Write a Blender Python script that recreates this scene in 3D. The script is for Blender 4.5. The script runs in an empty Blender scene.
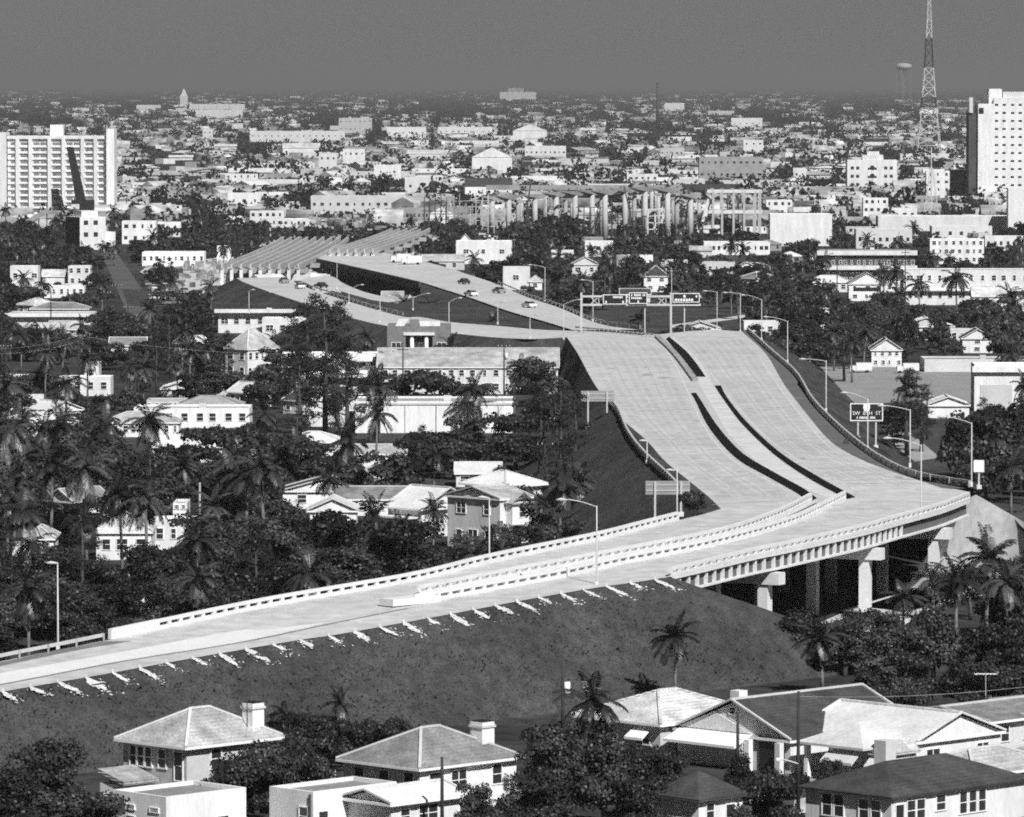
import bpy, math, random
import numpy as np
from mathutils import Vector
from mathutils.geometry import delaunay_2d_cdt
random.seed(7); rng = np.random.default_rng(11)
C = bpy.context.scene.collection
S = bpy.context.scene
# ------------------------------------------------------------------ camera model
F = 5500.0; H = 56.0; HOR = 84.0
TH = math.atan((408.5-HOR)/F); CT, ST = math.cos(TH), math.sin(TH)
def ray(x, y): return (x-512.0, F*CT+(408.5-y)*ST, -F*ST+(408.5-y)*CT)
def P(x, y, z=0.0):
    d = ray(x, y); t = (z-H)/d[2]
    return Vector((d[0]*t, d[1]*t, z))
def proj(p):
    Y = p[1]*CT-(p[2]-H)*ST; U = p[1]*ST+(p[2]-H)*CT
    return 512+F*p[0]/Y, 408.5-F*U/Y
def gd(y): return P(512, y).y                      # distance of ground row
def sc(d): return F/d                              # pixels per metre
def at(x, d, z=0.0): return Vector(((x-512)*d/F, d, z))
_zd = [0,380,430,460,500,540,590,640,750,900,1000,1060,1120,1440,1700,4000]
_zz = [4.2,4.4,5.0,5.7,7.6,9.0,9.5,9.6,9.2,8.4,7.9,7.4,6.8,6.0,6.0,6.0]
_gx = np.arange(0,4000,4.0); _gz = np.interp(_gx,_zd,_zz)
_k = np.hanning(19); _k /= _k.sum(); _gz = np.convolve(np.pad(_gz,9,mode='edge'),_k,'valid')
def zh(d): return float(np.interp(d,_gx,_gz))
def Pz(x, y, off=0.0):
    z = 7.0
    for _ in range(12):
        p = P(x, y, z); z = zh(p.y)+off
    return P(x, y, z)
# ------------------------------------------------------------------ materials
def mat(name, a, rough=0.85, var=0.15, scale=1.0, bump=0.0, spec=0.25, fine=0.0, rnd=0.0, scale2=None, var2=0.0, stretch=None, coord='W'):
    m = bpy.data.materials.new(name); m.use_nodes = True
    nt = m.node_tree; N = nt.nodes; L = nt.links
    b = N['Principled BSDF']; b.inputs['Roughness'].default_value = rough
    b.inputs['Specular IOR Level'].default_value = spec
    if coord == 'W':
        g = N.new('ShaderNodeNewGeometry'); co = g.outputs['Position']
    else:
        g = N.new('ShaderNodeTexCoord'); co = g.outputs['Object']
    if stretch:
        mp = N.new('ShaderNodeMapping'); mp.inputs['Scale'].default_value = stretch
        L.new(co, mp.inputs['Vector']); co = mp.outputs['Vector']
    def noise(s, det=4.0):
        n = N.new('ShaderNodeTexNoise'); n.inputs['Scale'].default_value = s; n.inputs['Detail'].default_value = det
        L.new(co, n.inputs['Vector']); return n.outputs['Fac']
    def remap(sock, lo, hi, f0=0.3, f1=0.7):
        r = N.new('ShaderNodeMapRange'); r.inputs['From Min'].default_value = f0; r.inputs['From Max'].default_value = f1
        r.inputs['To Min'].default_value = lo; r.inputs['To Max'].default_value = hi; L.new(sock, r.inputs['Value']); return r.outputs['Result']
    def mul(s1, s2):
        k = N.new('ShaderNodeMath'); k.operation = 'MULTIPLY'; L.new(s1, k.inputs[0]); L.new(s2, k.inputs[1]); return k.outputs[0]
    f1 = noise(scale)
    v = remap(f1, a*(1-var), a*(1+var))
    if var2: v = mul(v, remap(noise(scale2, 3.0), 1-var2, 1+var2))
    if fine: v = mul(v, remap(noise(scale*9, 2.0), 1-fine, 1+fine))
    if rnd:
        o = N.new('ShaderNodeObjectInfo'); v = mul(v, remap(o.outputs['Random'], 1-rnd, 1+rnd, 0, 1))
    cc = N.new('ShaderNodeCombineColor')
    for i in range(3): L.new(v, cc.inputs[i])
    L.new(cc.outputs[0], b.inputs['Base Color'])
    if bump:
        bp = N.new('ShaderNodeBump'); bp.inputs['Strength'].default_value = bump; bp.inputs['Distance'].default_value = 0.2
        L.new(noise(scale*4, 3.0), bp.inputs['Height']); L.new(bp.outputs['Normal'], b.inputs['Normal'])
    return m
def tile_mat(name, a, pitch=0.35, depth=0.5):
    m = mat(name, a, 0.8, 0.25, 0.6, 0, fine=0.3, var2=0.2, scale2=0.15)
    nt = m.node_tree; N = nt.nodes; L = nt.links
    t = N.new('ShaderNodeTexCoord'); w = N.new('ShaderNodeTexWave'); w.wave_type = 'BANDS'; w.bands_direction = 'Z'
    w.inputs['Scale'].default_value = 1.0/pitch/2.0; w.inputs['Distortion'].default_value = 1.2; w.inputs['Detail Scale'].default_value = 2
    L.new(t.outputs['Object'], w.inputs['Vector'])
    bp = N.new('ShaderNodeBump'); bp.inputs['Strength'].default_value = depth; bp.inputs['Distance'].default_value = 0.08
    L.new(w.outputs['Fac'], bp.inputs['Height']); L.new(bp.outputs['Normal'], N['Principled BSDF'].inputs['Normal'])
    return m
M = {}
M['ground'] = mat('ground_soil', 0.032, 0.95, 0.55, 0.05, 0.3, fine=0.4, scale2=0.008, var2=0.4)
M['grass'] = mat('mown_grass', 0.056, 0.95, 0.28, 0.9, 1.0, spec=0.1, fine=0.45, scale2=0.10, var2=0.28, stretch=(1,.5,.45))
M['slope'] = mat('dark_grass', 0.050, 0.95, 0.4, 0.5, 0.9, spec=0.1, fine=0.55, scale2=0.08, var2=0.3)  # darker grass for outer slopes, infield and one lawn
M['conc'] = mat('highway_concrete', 0.47, 0.9, 0.07, 0.05, 0.1, fine=0.12, scale2=0.9, var2=0.06)
M['conc_new'] = mat('fresh_concrete', 0.66, 0.85, 0.05, 0.2, 0.1, fine=0.06)
M['conc_rail'] = mat('rail_concrete', 0.66, 0.85, 0.07, 0.3, 0.1, fine=0.05)
M['conc_grey'] = mat('weathered_concrete', 0.30, 0.9, 0.2, 0.15, 0.1, fine=0.1)
M['conc_mid'] = mat('pier_concrete', 0.44, 0.9, 0.12, 0.3, 0.1, fine=0.1)
M['line'] = mat('worn_line', 0.55, 0.9, 0.12, 0.4)
M['stain'] = mat('stained_concrete', 0.33, 0.9, 0.15, 0.2, 0.1, fine=0.12)
M['joint'] = mat('joint_tar_and_shade', 0.16, 0.9, 0.2, 0.4)
M['median_black'] = mat('flat_black', 0.009, 0.95, 0.3, 1.0, 0.6, spec=0.05)
M['shoulder'] = mat('asphalt_and_shade', 0.115, 0.95, 0.15, 0.2, 0.1, fine=0.15)
M['asphalt'] = mat('street_asphalt', 0.085, 0.95, 0.2, 0.06, 0.1, fine=0.15)
M['gravel'] = mat('gravel_surface', 0.25, 0.95, 0.12, 0.2, 0.3, fine=0.22)
M['splash'] = mat('washed_cement', 0.56, 0.95, 0.2, 1.5, 0.2, fine=0.2)
M['web'] = mat('girder_web_shade', 0.13, 0.8, 0.15, 0.4, 0, fine=0.1)  # web coloured dark to paint the shade under the deck overhang
M['sand'] = mat('pale_sand', 0.50, 0.95, 0.2, 0.08, 0.3, fine=0.15)
M['white'] = mat('white_stucco', 0.72, 0.85, 0.12, 0.5, 0.05, fine=0.08, rnd=0.10, stretch=(1,1,.22))
M['light'] = mat('pale_stucco', 0.55, 0.85, 0.1, 0.3, 0.05, fine=0.06, rnd=0.12)
M['grey'] = mat('grey_stucco', 0.30, 0.85, 0.15, 0.3, 0.05, fine=0.08, rnd=0.15)
M['dark'] = mat('dark_paint_and_shade', 0.07, 0.8, 0.2, 0.3)
M['black'] = mat('black_paint_and_shade', 0.018, 0.6, 0.2, 0.5)
M['brick'] = mat('grey_brick', 0.19, 0.9, 0.15, 1.2, 0.2, fine=0.2)
M['glass'] = mat('window_glass', 0.03, 0.3, 0.3, 0.4, spec=0.5)
M['pane_pale'] = mat('curtained_glass', 0.20, 0.4, 0.5, 0.9)
M['trim'] = mat('white_trim', 0.80, 0.7, 0.05, 0.5)
M['steel'] = mat('galvanised_steel', 0.50, 0.55, 0.08, 0.6, spec=0.4)
M['steel_dk'] = mat('dark_steel', 0.05, 0.6, 0.3, 0.5)
M['wood'] = mat('utility_wood', 0.035, 0.9, 0.3, 0.8)
M['wood_lt'] = mat('bleached_wood', 0.35, 0.9, 0.2, 0.8)
M['roof_white'] = mat('white_roof_coating', 0.60, 0.9, 0.14, 0.35, 0.1, fine=0.12, rnd=0.10)
M['roof_grey'] = tile_mat('grey_roof_tiles', 0.20)
M['roof_mid'] = tile_mat('pale_roof_tiles', 0.36)
M['roof_lt'] = tile_mat('light_roof_tiles', 0.52, 0.3, 0.6)
M['roof_dark'] = tile_mat('dark_roof_shingles', 0.050, 0.3, 0.4)
M['roof_flat'] = mat('flat_roof_gravel', 0.28, 0.95, 0.2, 0.3, 0.1, fine=0.2, rnd=0.4)
M['sign_black'] = mat('sign_face', 0.02, 0.5, 0.1, 1)
M['sign_back'] = mat('sign_back_metal', 0.28, 0.6, 0.1, 1)
M['leaf'] = mat('leaf_dark', 0.033, 0.5, 0.45, 0.35, spec=0.28, rnd=0.6)
M['leaf_pine'] = mat('pine_needles', 0.030, 0.7, 0.3, 0.5, spec=0.15, rnd=0.3)
M['leaf_palm'] = mat('palm_leaf', 0.046, 0.4, 0.35, 0.6, spec=0.4, rnd=0.5)
M['blossom'] = mat('blossom_leaf', 0.5, 0.8, 0.6, 2.0)
M['bark'] = mat('bark', 0.07, 0.95, 0.35, 1.5, 0.4)
M['bark_palm'] = mat('palm_bark', 0.16, 0.95, 0.3, 1.5, 0.4)
M['woods'] = mat('far_foliage', 0.024, 0.9, 0.5, 0.04, spec=0.1, fine=0.4)
M['car_w'] = mat('car_paint_white', 0.7, 0.25, 0.02, 1, spec=0.5)
M['car_g'] = mat('car_paint_grey', 0.25, 0.25, 0.02, 1, spec=0.5)
M['car_d'] = mat('car_paint_dark', 0.03, 0.2, 0.02, 1, spec=0.6)
M['rubber'] = mat('tyre_rubber', 0.02, 0.9, 0.1, 1)
# ------------------------------------------------------------------ mesh helpers
class MB:
    def __init__(s): s.v = []; s.f = []
    def add(s, vs, fs):
        n = len(s.v); s.v += [tuple(v) for v in vs]; s.f += [tuple(i+n for i in f) for f in fs]; return s
    def box(s, x0, x1, y0, y1, z0, z1):
        return s.add([(x0,y0,z0),(x1,y0,z0),(x1,y1,z0),(x0,y1,z0),(x0,y0,z1),(x1,y0,z1),(x1,y1,z1),(x0,y1,z1)],
              [(0,3,2,1),(4,5,6,7),(0,1,5,4),(1,2,6,5),(2,3,7,6),(3,0,4,7)])
    def tube(s, pts, rs, n=8):
        pts = [Vector(p) for p in pts]; base = len(s.v)
        for i, p in enumerate(pts):
            t = (pts[min(i+1,len(pts)-1)]-pts[max(i-1,0)]).normalized()
            a = t.orthogonal().normalized() if abs(t.z) > 0.9 else t.cross(Vector((0,0,1))).normalized()
            if abs(t.z) > 0.9: a = (Vector((1,0,0))-t*t.x).normalized()
            b = t.cross(a); r = rs[i] if hasattr(rs,'__len__') else rs
            for k in range(n):
                w = 2*math.pi*k/n; s.v.append(tuple(p+a*(r*math.cos(w))+b*(r*math.sin(w))))
        for i in range(len(pts)-1):
            for k in range(n):
                a0 = base+i*n+k; a1 = base+i*n+(k+1)%n; s.f.append((a0,a1,a1+n,a0+n))
        s.f.append(tuple(base+k for k in range(n))[::-1]); s.f.append(tuple(base+(len(pts)-1)*n+k for k in range(n)))
        return s
    def bar(s, p, q, w, h=None):
        h = h or w; p, q = Vector(p), Vector(q); t = (q-p).normalized()
        a = t.cross(Vector((0,0,1)))
        a = a.normalized() if a.length > 1e-3 else Vector((1,0,0)); b = a.cross(t).normalized()
        c = [p+a*x*w/2+b*y*h/2 for x, y in ((-1,-1),(1,-1),(1,1),(-1,1))]; e = [k+(q-p) for k in c]
        return s.add(c+e, [(0,3,2,1),(4,5,6,7),(0,1,5,4),(1,2,6,5),(2,3,7,6),(3,0,4,7)])
    def sweep(s, pts, o0, o1, z0, z1):           # rectangular section; offsets are to the left of travel
        n = len(pts); base = len(s.v)
        for i, p in enumerate(pts):
            t = pts[min(i+1,n-1)]-pts[max(i-1,0)]; l = Vector((-t.y,t.x,0)).normalized()
            for o, z in ((o0,z0),(o1,z0),(o1,z1),(o0,z1)): q = p+l*o; s.v.append((q.x,q.y,q.z+z))
        for i in range(n-1):
            for k in range(4):
                a = base+i*4+k; b = base+i*4+(k+1)%4; s.f.append((a,b,b+4,a+4))
        s.f.append((base,base+1,base+2,base+3)); e = base+(n-1)*4; s.f.append((e+3,e+2,e+1,e))
        return s
    def prism(s, poly, z0, z1):                  # poly: counter-clockwise plan points
        n = len(poly)
        return s.add([(p[0],p[1],z0) for p in poly]+[(p[0],p[1],z1) for p in poly],
            [tuple(range(n))[::-1], tuple(range(n,2*n))]+[(i,(i+1)%n,n+(i+1)%n,n+i) for i in range(n)])
    def build(s, name, m, parent=None, smooth=False, loc=None):
        me = bpy.data.meshes.new(name); me.from_pydata(s.v, [], s.f)
        me.materials.append(M[m] if isinstance(m,str) else m)
        if smooth: me.polygons.foreach_set('use_smooth', [True]*len(me.polygons))
        me.update(); return link(name, me, parent, loc)
def link(name, me, parent=None, loc=None, rz=0.0):
    o = bpy.data.objects.new(name, me); C.objects.link(o)
    if parent: o.parent = parent
    if loc is not None: o.location = loc
    if rz: o.rotation_euler = (0,0,rz)
    return o
def np_mesh(name, V, Fq, m, fl=4):
    me = bpy.data.meshes.new(name); nv, nf = len(V), len(Fq)
    me.vertices.add(nv); me.vertices.foreach_set('co', np.asarray(V,dtype=np.float32).ravel())
    me.loops.add(nf*fl); me.loops.foreach_set('vertex_index', np.asarray(Fq,dtype=np.int32).ravel())
    me.polygons.add(nf); me.polygons.foreach_set('loop_start', np.arange(0,nf*fl,fl,dtype=np.int32))
    me.materials.append(M[m]); me.update(); me.validate(); return me
ITEMS = []                                        # things waiting for an automatic label: (obj, description, px, py)
def tag(o, label=None, cat=None, group=None, kind=None, auto=None):
    if label: o['label'] = label
    if cat: o['category'] = cat
    if group: o['group'] = group
    if kind: o['kind'] = kind
    if auto: ITEMS.append((o, auto[0], auto[1], auto[2]))
    return o
def thing(name, loc, rz=0.0, **k):
    o = bpy.data.objects.new(name, None); C.objects.link(o); o.empty_display_size = 0.5
    o.location = loc; o.rotation_euler = (0,0,rz); return tag(o, **k)
def structure(o): o['kind'] = 'structure'; return o
# protection of what the photograph shows, in depth per pixel, and places where nothing may be planted
PROT = np.zeros((900,1024), np.float32); NOPLANT = []; HOUSES = []
def protect_rect(x0, y0, x1, y1, d):
    a, b, c, e = int(max(0,x0)), int(max(0,y0)), int(min(1024,x1)), int(min(900,y1))
    if c > a and e > b: PROT[b:e,a:c] = np.maximum(PROT[b:e,a:c], d)
def poly_mask(pts):
    ys, xs = np.mgrid[0:900,0:1024]; inside = np.zeros(ys.shape,bool); n = len(pts)
    for i in range(n):
        x0, y0 = pts[i][0], pts[i][1]; x1, y1 = pts[(i+1)%n][0], pts[(i+1)%n][1]
        if y0 == y1: continue
        c = (ys < y0) != (ys < y1); xi = x0+(ys-y0)*(x1-x0)/(y1-y0); inside ^= c & (xs < xi)
    return inside
def protect_poly(pts, z=0.0):
    m = poly_mask(pts); ys = np.arange(900.); d = np.where(ys > HOR+8, (H-z)*F/np.maximum(ys-HOR,8), 0)
    PROT[m] = np.maximum(PROT, d[:,None].astype(np.float32))[m]
def in_poly(x, y, poly):
    r = False; n = len(poly)
    for i in range(n):
        a, b = poly[i], poly[(i+1)%n]
        if (a[1] > y) != (b[1] > y) and x < a[0]+(y-a[1])*(b[0]-a[0])/(b[1]-a[1]): r = not r
    return r
# curves given where they are seen, lifted on to the road's own height profile
def crom(pts, n=8):
    p = [np.array(q[:2],float) for q in pts]; p = [2*p[0]-p[1]]+p+[2*p[-1]-p[-2]]; out = []
    for i in range(1,len(p)-2):
        for k in range(n):
            t = k/n; a, b, c, d = p[i-1],p[i],p[i+1],p[i+2]
            out.append(0.5*((2*b)+(c-a)*t+(2*a-5*b+4*c-d)*t*t+(3*b-a-3*c+d)*t**3))
    out.append(p[-2]); return out
def curve(pts, off=0.0, n=8): return [Pz(q[0],q[1],off) for q in crom(pts,n)]
def resample(pts, step):
    L = [0.0]
    for a, b in zip(pts, pts[1:]): L.append(L[-1]+(b-a).length)
    n = max(2, int(round(L[-1]/step))+1); out = []
    for s in np.linspace(0,L[-1],n):
        i = min(len(L)-2, max(0, np.searchsorted(L,s)-1)); t = (s-L[i])/max(1e-6,L[i+1]-L[i]); out.append(pts[i].lerp(pts[i+1],t))
    return out
def patch(name, outline, off, m, step=5.0, thick=0.0, flat=None):
    """A surface inside a plan outline (list of 3-D points), following the road's height profile."""
    pl = [Vector((p.x,p.y)) for p in outline]
    q = [pl[0]]
    for p in pl[1:]:
        if (p-q[-1]).length > 0.02: q.append(p)
    if (q[0]-q[-1]).length < 0.02: q.pop()
    xs = [p.x for p in q]; ys = [p.y for p in q]; pp = [(p.x,p.y) for p in q]; pts = list(q)
    sx = max(step, (max(xs)-min(xs))/40); sy = max(step,(max(ys)-min(ys))/120)
    for x in np.arange(min(xs)+sx/2, max(xs), sx):
        for y in np.arange(min(ys)+sy/2, max(ys), sy):
            if in_poly(x,y,pp): pts.append(Vector((x,y)))
    n = len(q); r = delaunay_2d_cdt(pts, [(i,(i+1)%n) for i in range(n)], [list(range(n))], 1, 1e-4)
    V = [(v.x,v.y,(flat if flat is not None else zh(v.y))+off) for v in r[0]]
    b = MB(); b.add(V, r[2])
    for i, f in enumerate(b.f):                      # face up
        a, c, d = (Vector(b.v[k]) for k in f[:3])
        if (c-a).cross(d-a).z < 0: b.f[i] = f[::-1]
    return b.build(name, m, None)
def skirt(name, pts, width, m, side=1, rows=7, z0=0.0, drop=0.0, rough=0.25):
    """An embankment side from an edge curve down to the ground; side +1 is left of travel."""
    n = len(pts); b = MB()
    for i, p in enumerate(pts):
        t = pts[min(i+2,n-1)]-pts[max(i-2,0)]; l = Vector((-t.y,t.x,0)).normalized()*side
        w = width(i/(n-1)) if callable(width) else width
        for k in range(rows):
            u = k/(rows-1); q = p+l*(w*u); z = (p.z-drop)*(1-u)+z0*u
            if 0 < k < rows-1: z += random.uniform(-1,1)*rough*0.6; q.x += random.uniform(-.4,.4)
            b.v.append((q.x,q.y,z))
    for i in range(n-1):
        for k in range(rows-1):
            a = i*rows+k; f = (a,a+1,a+rows+1,a+rows); b.f.append(f if side < 0 else f[::-1])
    NOPLANT.append([(v[0],v[1]) for v in b.v[0::rows]]+[(v[0],v[1]) for v in b.v[rows-1::rows]][::-1])
    return b.build(name, m, None, True)
# ------------------------------------------------------------------ ground, world, light
g = MB(); xs = list(np.linspace(-14000,14000,15)); ys = [-250,200,420,700,1200,2000,4000,8000,16000,40000,119000]
for y in ys:
    for x in xs: g.v.append((x,y,0))
for i in range(len(ys)-1):
    for k in range(len(xs)-1): a = i*len(xs)+k; g.f.append((a,a+1,a+len(xs)+1,a+len(xs)))
structure(g.build('ground','ground'))
SUN_AZ = math.atan2(0.43,-0.90); SUN_EL = math.radians(44)     # towards the sun: +x and behind the camera
sd = Vector((math.sin(SUN_AZ)*math.cos(SUN_EL), math.cos(SUN_AZ)*math.cos(SUN_EL), math.sin(SUN_EL)))
w = bpy.data.worlds.new('World'); S.world = w; w.use_nodes = True
nt = w.node_tree; bg = nt.nodes['Background']; sky = nt.nodes.new('ShaderNodeTexSky'); sky.sky_type = 'NISHITA'; sky.sun_disc = False
sky.sun_elevation = SUN_EL; sky.sun_rotation = SUN_AZ; sky.air_density = 1.0; sky.dust_density = 0.3; sky.altitude = 60
sp = nt.nodes.new('ShaderNodeSeparateColor'); mm = nt.nodes.new('ShaderNodeMath'); mm.operation = 'MULTIPLY'; mm.inputs[1].default_value = 0.24
cb = nt.nodes.new('ShaderNodeCombineColor')        # black and white film behind a red filter: the sky's red channel alone
nt.links.new(sky.outputs[0], sp.inputs[0]); nt.links.new(sp.outputs[0], mm.inputs[0])
for i in range(3): nt.links.new(mm.outputs[0], cb.inputs[i])
nt.links.new(cb.outputs[0], bg.inputs[0]); bg.inputs[1].default_value = 0.06
sl = bpy.data.lights.new('sun','SUN'); sl.energy = 4.2; sl.angle = math.radians(0.5); so = bpy.data.objects.new('sun',sl); C.objects.link(so)
so.rotation_euler = (-sd).to_track_quat('-Z','Y').to_euler(); so.location = (0,0,300)
cam = bpy.data.cameras.new('camera'); co = bpy.data.objects.new('camera',cam); C.objects.link(co); S.camera = co
cam.sensor_fit = 'HORIZONTAL'; cam.sensor_width = 36; cam.lens = 36*F/1024; cam.clip_start = 5; cam.clip_end = 200000
S.cycles.use_denoising = False; S.cycles.use_adaptive_sampling = True; S.cycles.adaptive_threshold = 0.35; S.cycles.adaptive_min_samples = 22; S.cycles.filter_width = 1.9
co.location = (0,0,H); co.rotation_euler = (math.pi/2-TH,0,0)
S.view_settings.view_transform = 'Standard'; S.view_settings.look = 'None'; S.view_settings.exposure = 0.52; S.view_settings.gamma = 1
hz = MB().box(-14300,14300,-400,120000,-1,150).build('haze','ground'); hz.data.materials.clear()
hm = bpy.data.materials.new('pale_haze'); hm.use_nodes = True; n = hm.node_tree; n.nodes.remove(n.nodes['Principled BSDF'])
pv = n.nodes.new('ShaderNodeVolumePrincipled'); pv.inputs['Density'].default_value = 7.4e-5; pv.inputs['Anisotropy'].default_value = 0.42
pv.inputs['Color'].default_value = (0.92,0.92,0.92,1); n.links.new(pv.outputs[0], n.nodes['Material Output'].inputs['Volume'])
hz.data.materials.append(hm); hz['kind'] = 'stuff'
# ------------------------------------------------------------------ highway
Lup = [(566,336),(578,354),(592,380),(606,400),(623,420),(646,440),(665,461),(688,480),(710,498),(721,509)]
Lnear = [(-120,685),(0,661),(60,649),(108,640),(158.6,629.5),(270,606.5),(411,582),(490,563),(596,541),(640,530),(679,520)]
Rup = [(742,331.5),(766,354),(784,384),(807.6,415),(831,441.6),(858,458),(888,470),(915,479),(942,488)]
Rbr = [(671.8,576.5),(700,570),(755.6,556.5),(780,551.7),(823,542),(866,532),(902.5,521.6),(941,511),(970,500)]
Rnear = [(-120,713),(0,692),(99.6,675),(199,657),(299,640),(340,634),(440,616),(530,599),(594.5,588),(640,581.5),(671.8,576.5)]
TOP = [(582,331),(610,332),(640,335),(662,334),(690,331),(715,329.5)]
cR = curve(Rnear)+curve(Rbr)[1:]
out = curve(Lnear)+[Pz(700,515)]+curve(Lup)[::-1]+[Pz(*q) for q in TOP]+curve(Rup)+[Pz(955,489),Pz(970,492)]+cR[::-1]
hw = structure(patch('highway', out, 0.0, 'conc', 4.0)); hw.name = 'highway'
HWPX = [proj(p) for p in out]; protect_poly(HWPX, 8.5); NOPLANT.append([(p.x,p.y) for p in out])
def strip(name, a, b, off, m, n=6): return structure(patch(name, curve(a,off,n)+curve(b,off,n)[::-1], off, m, 4.0))
# median: pale concrete strip, flush black strips, grey kerb strip
strip('median_pavement', [(667,337),(681,357),(695,377),(703,391),(716,413),(731,437),(757,462),(790,481),(822,496)], [(674,337),(692,353),(704,368),(714,386),(727,405),(745,428),(776,457),(811,481),(848,500)], 0.010, 'line')
strip('black_strip', [(666,339),(681,357),(694.7,376.7)], [(669,336.4),(686.5,351.4),(698.8,366.5),(705.6,376.7)], 0.022, 'median_black')
strip('black_strip', [(690.6,393),(695,400),(710,429),(736,458),(768.5,477),(797.5,493.5),(808.8,502.5)], [(696,392.6),(700.8,400),(718.5,427),(742.7,453),(775,472.5),(804,488.6),(816.8,498)], 0.022, 'median_black')
strip('black_strip', [(714.5,385.6),(724,400),(742.7,424.5),(775,455),(810,479),(847,499)], [(720.7,385.3),(729,400),(749,424),(781,453),(817,475.7),(855.5,497)], 0.022, 'median_black')
kb = MB().sweep(resample(curve([(655,337),(674,356),(693,381.5)]),6),-0.1,0.9,0.0,0.35).build('median_kerb','conc_grey'); structure(kb)
for i in range(9):
    y = 386+i*3.4+i*i*0.25; x0 = 701+(y-386)*0.66; x1 = 714+(y-386)*0.70
    a, b = Pz(x0+1,y), Pz(x1+0.5,y-0.3); u = Vector((0,0.55,0))
    structure(patch('painted_bar', [a,b,b+u,a+u], 0.016, 'stain', 3.0))
for q in ([(640,411),(697,409.3)],[(733,399),(802,398)],[(603,396.5),(690,395)],[(660,440),(714,438.5)],[(764,440),(826,438.5)],[(700,478.5),(756,476.5)],[(580,356),(676,355)],[(696,352),(762,350)],[(838,484),(925,483)],[(712,505),(790,500)]):
    a, b = Pz(*q[0]), Pz(*q[1]); u = Vector((0,0.5,0)); structure(patch('expansion_joint', [a,b,b+u,a+u], 0.008, 'stain' if q[0][0] != 640 else 'joint', 3.0))
for pts, dw in (([(659,341),(672,361),(683,383),(688,394),(705,430),(731,460),(764,479),(794,496)],0.25),([(709,372),(727,396),(757,430),(787,453),(823,474),(862,494)],0.25),([(760,360),(779,388),(802,418),(826,445),(853,462),(885,475),(936,491),(943,494)],0.22)):
    c = curve(pts,0,6); structure(MB().sweep(resample(c,5),0,dw,0.009,0.013).build('lane_line','line'))
strip('fresh_pavement', [(-120,692),(0,673),(120,652),(232,631.5),(262,630)], [(-120,704),(0,684),(123,660.5),(239,642),(330,622)], 0.008, 'conc_new')
structure(MB().sweep(resample(curve([(-120,705.5),(0,685),(123,661.5),(239,643),(340,622),(408,608.5)]),4),-0.12,0.22,0.0,0.02).build('expansion_joint','joint'))
strip('shoulder_and_shade', [(784,384.5),(807.6,415),(831,441.6),(858,458),(888,470),(915,479),(942,488)], [(797,384),(814,406),(847,439),(880,463),(914,478.5),(940,483.5),(966,488.5)], 0.006, 'shoulder')
strip('shoulder_and_shade', [(-120,686),(0,662),(60,649.5),(105,641)], [(-120,690),(0,666),(75,650.5),(132,641)], 0.012, 'joint')  # dark strip paints the guardrail's shadow along the kerb
# grass wedge between the left rail and the pavement
wl = [(606,400),(617,412),(627,435),(643,456),(665,477),(685,497),(694,504),(700,515)]; wr = [(606,400),(623,420),(646,440),(665,461),(688,480),(710,498),(721,509),(716,513)]
wd = structure(patch('verge_grass', curve(wl,0,6)+curve(wr,0,6)[::-1], -0.02, 'grass', 4.0)); protect_poly(wl+wr[::-1], 9)
def xat(pts, y): q = sorted(pts,key=lambda p: p[1]); return float(np.interp(y,[p[1] for p in q],[p[0] for p in q]))
Mw = [(655,338),(671,352),(685,371),(691,390),(695,400),(710,429),(736,458),(768,477),(797,493)]; Me = [(672,336),(688,352),(707,377),(720,385),(729,400),(749,424),(781,453),(817,476),(856,497)]
jb = MB(); tb_ = MB()
for A_, B_, ya, yb_ in ((Lup,Mw,341,497),(Me,Rup,340,486)):
    for f in (.02+.30,.02+.62):
        cc_ = [Pz(xat(A_,y)+(xat(B_,y)-xat(A_,y))*f,y) for y in np.linspace(ya,yb_,40)]; jb.sweep(cc_,-.07,.07,.004,.008)
    for f in (.13,.22,.43,.52,.75,.84):
        cc_ = [Pz(xat(A_,y)+(xat(B_,y)-xat(A_,y))*f,y) for y in np.linspace(ya,yb_,40)]; tb_.sweep(cc_,-.38,.38,.0,.004)
    y = ya
    while y < yb_:
        a, b_ = Pz(xat(A_,y)+1,y), Pz(xat(B_,y)-2,y-.8); jb.sweep([a.lerp(b_,u) for u in np.linspace(0,1,6)],-.06,.06,.004,.009); y += (y-HOR)**2/(F*47)*9.5
M['track'] = mat('tyre_darkened_concrete', 0.43, 0.9, 0.10, 0.05, 0.1, fine=0.14, scale2=0.5, var2=0.12); M['joint_soft'] = mat('slab_joint', 0.39, 0.9, 0.15, 0.4)
structure(jb.build('slab_joints','joint_soft')); structure(tb_.build('wheel_tracks','track'))
for i in range(26):
    sd_ = random.random() < .5; A_, B_ = (Lup,Mw) if sd_ else (Me,Rup); y = random.uniform(345,490); f = random.uniform(.08,.92); c_ = Pz(xat(A_,y)+(xat(B_,y)-xat(A_,y))*f,y); r1, r2 = random.uniform(.3,1.1), random.uniform(.8,3.5)
    structure(patch('oil_stain',[c_+Vector((r1*math.cos(k)*random.uniform(.6,1.2),r2*math.sin(k)*random.uniform(.6,1.2),0)) for k in np.linspace(0,5.6,9)],.011,'stain' if random.random() < .4 else 'track',3.0))
# embankments
near = resample(curve(Rnear),3.0)
sk = structure(skirt('grass_embankment', near, lambda u: 2.05*zh(near[int(u*(len(near)-1))].y), 'grass', side=-1, rows=14, drop=0.05, rough=0.05))
protect_poly([proj(p) for p in near]+[(760,640),(700,690),(560,705),(330,715),(200,730),(110,760),(-60,760)], 4)
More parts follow.
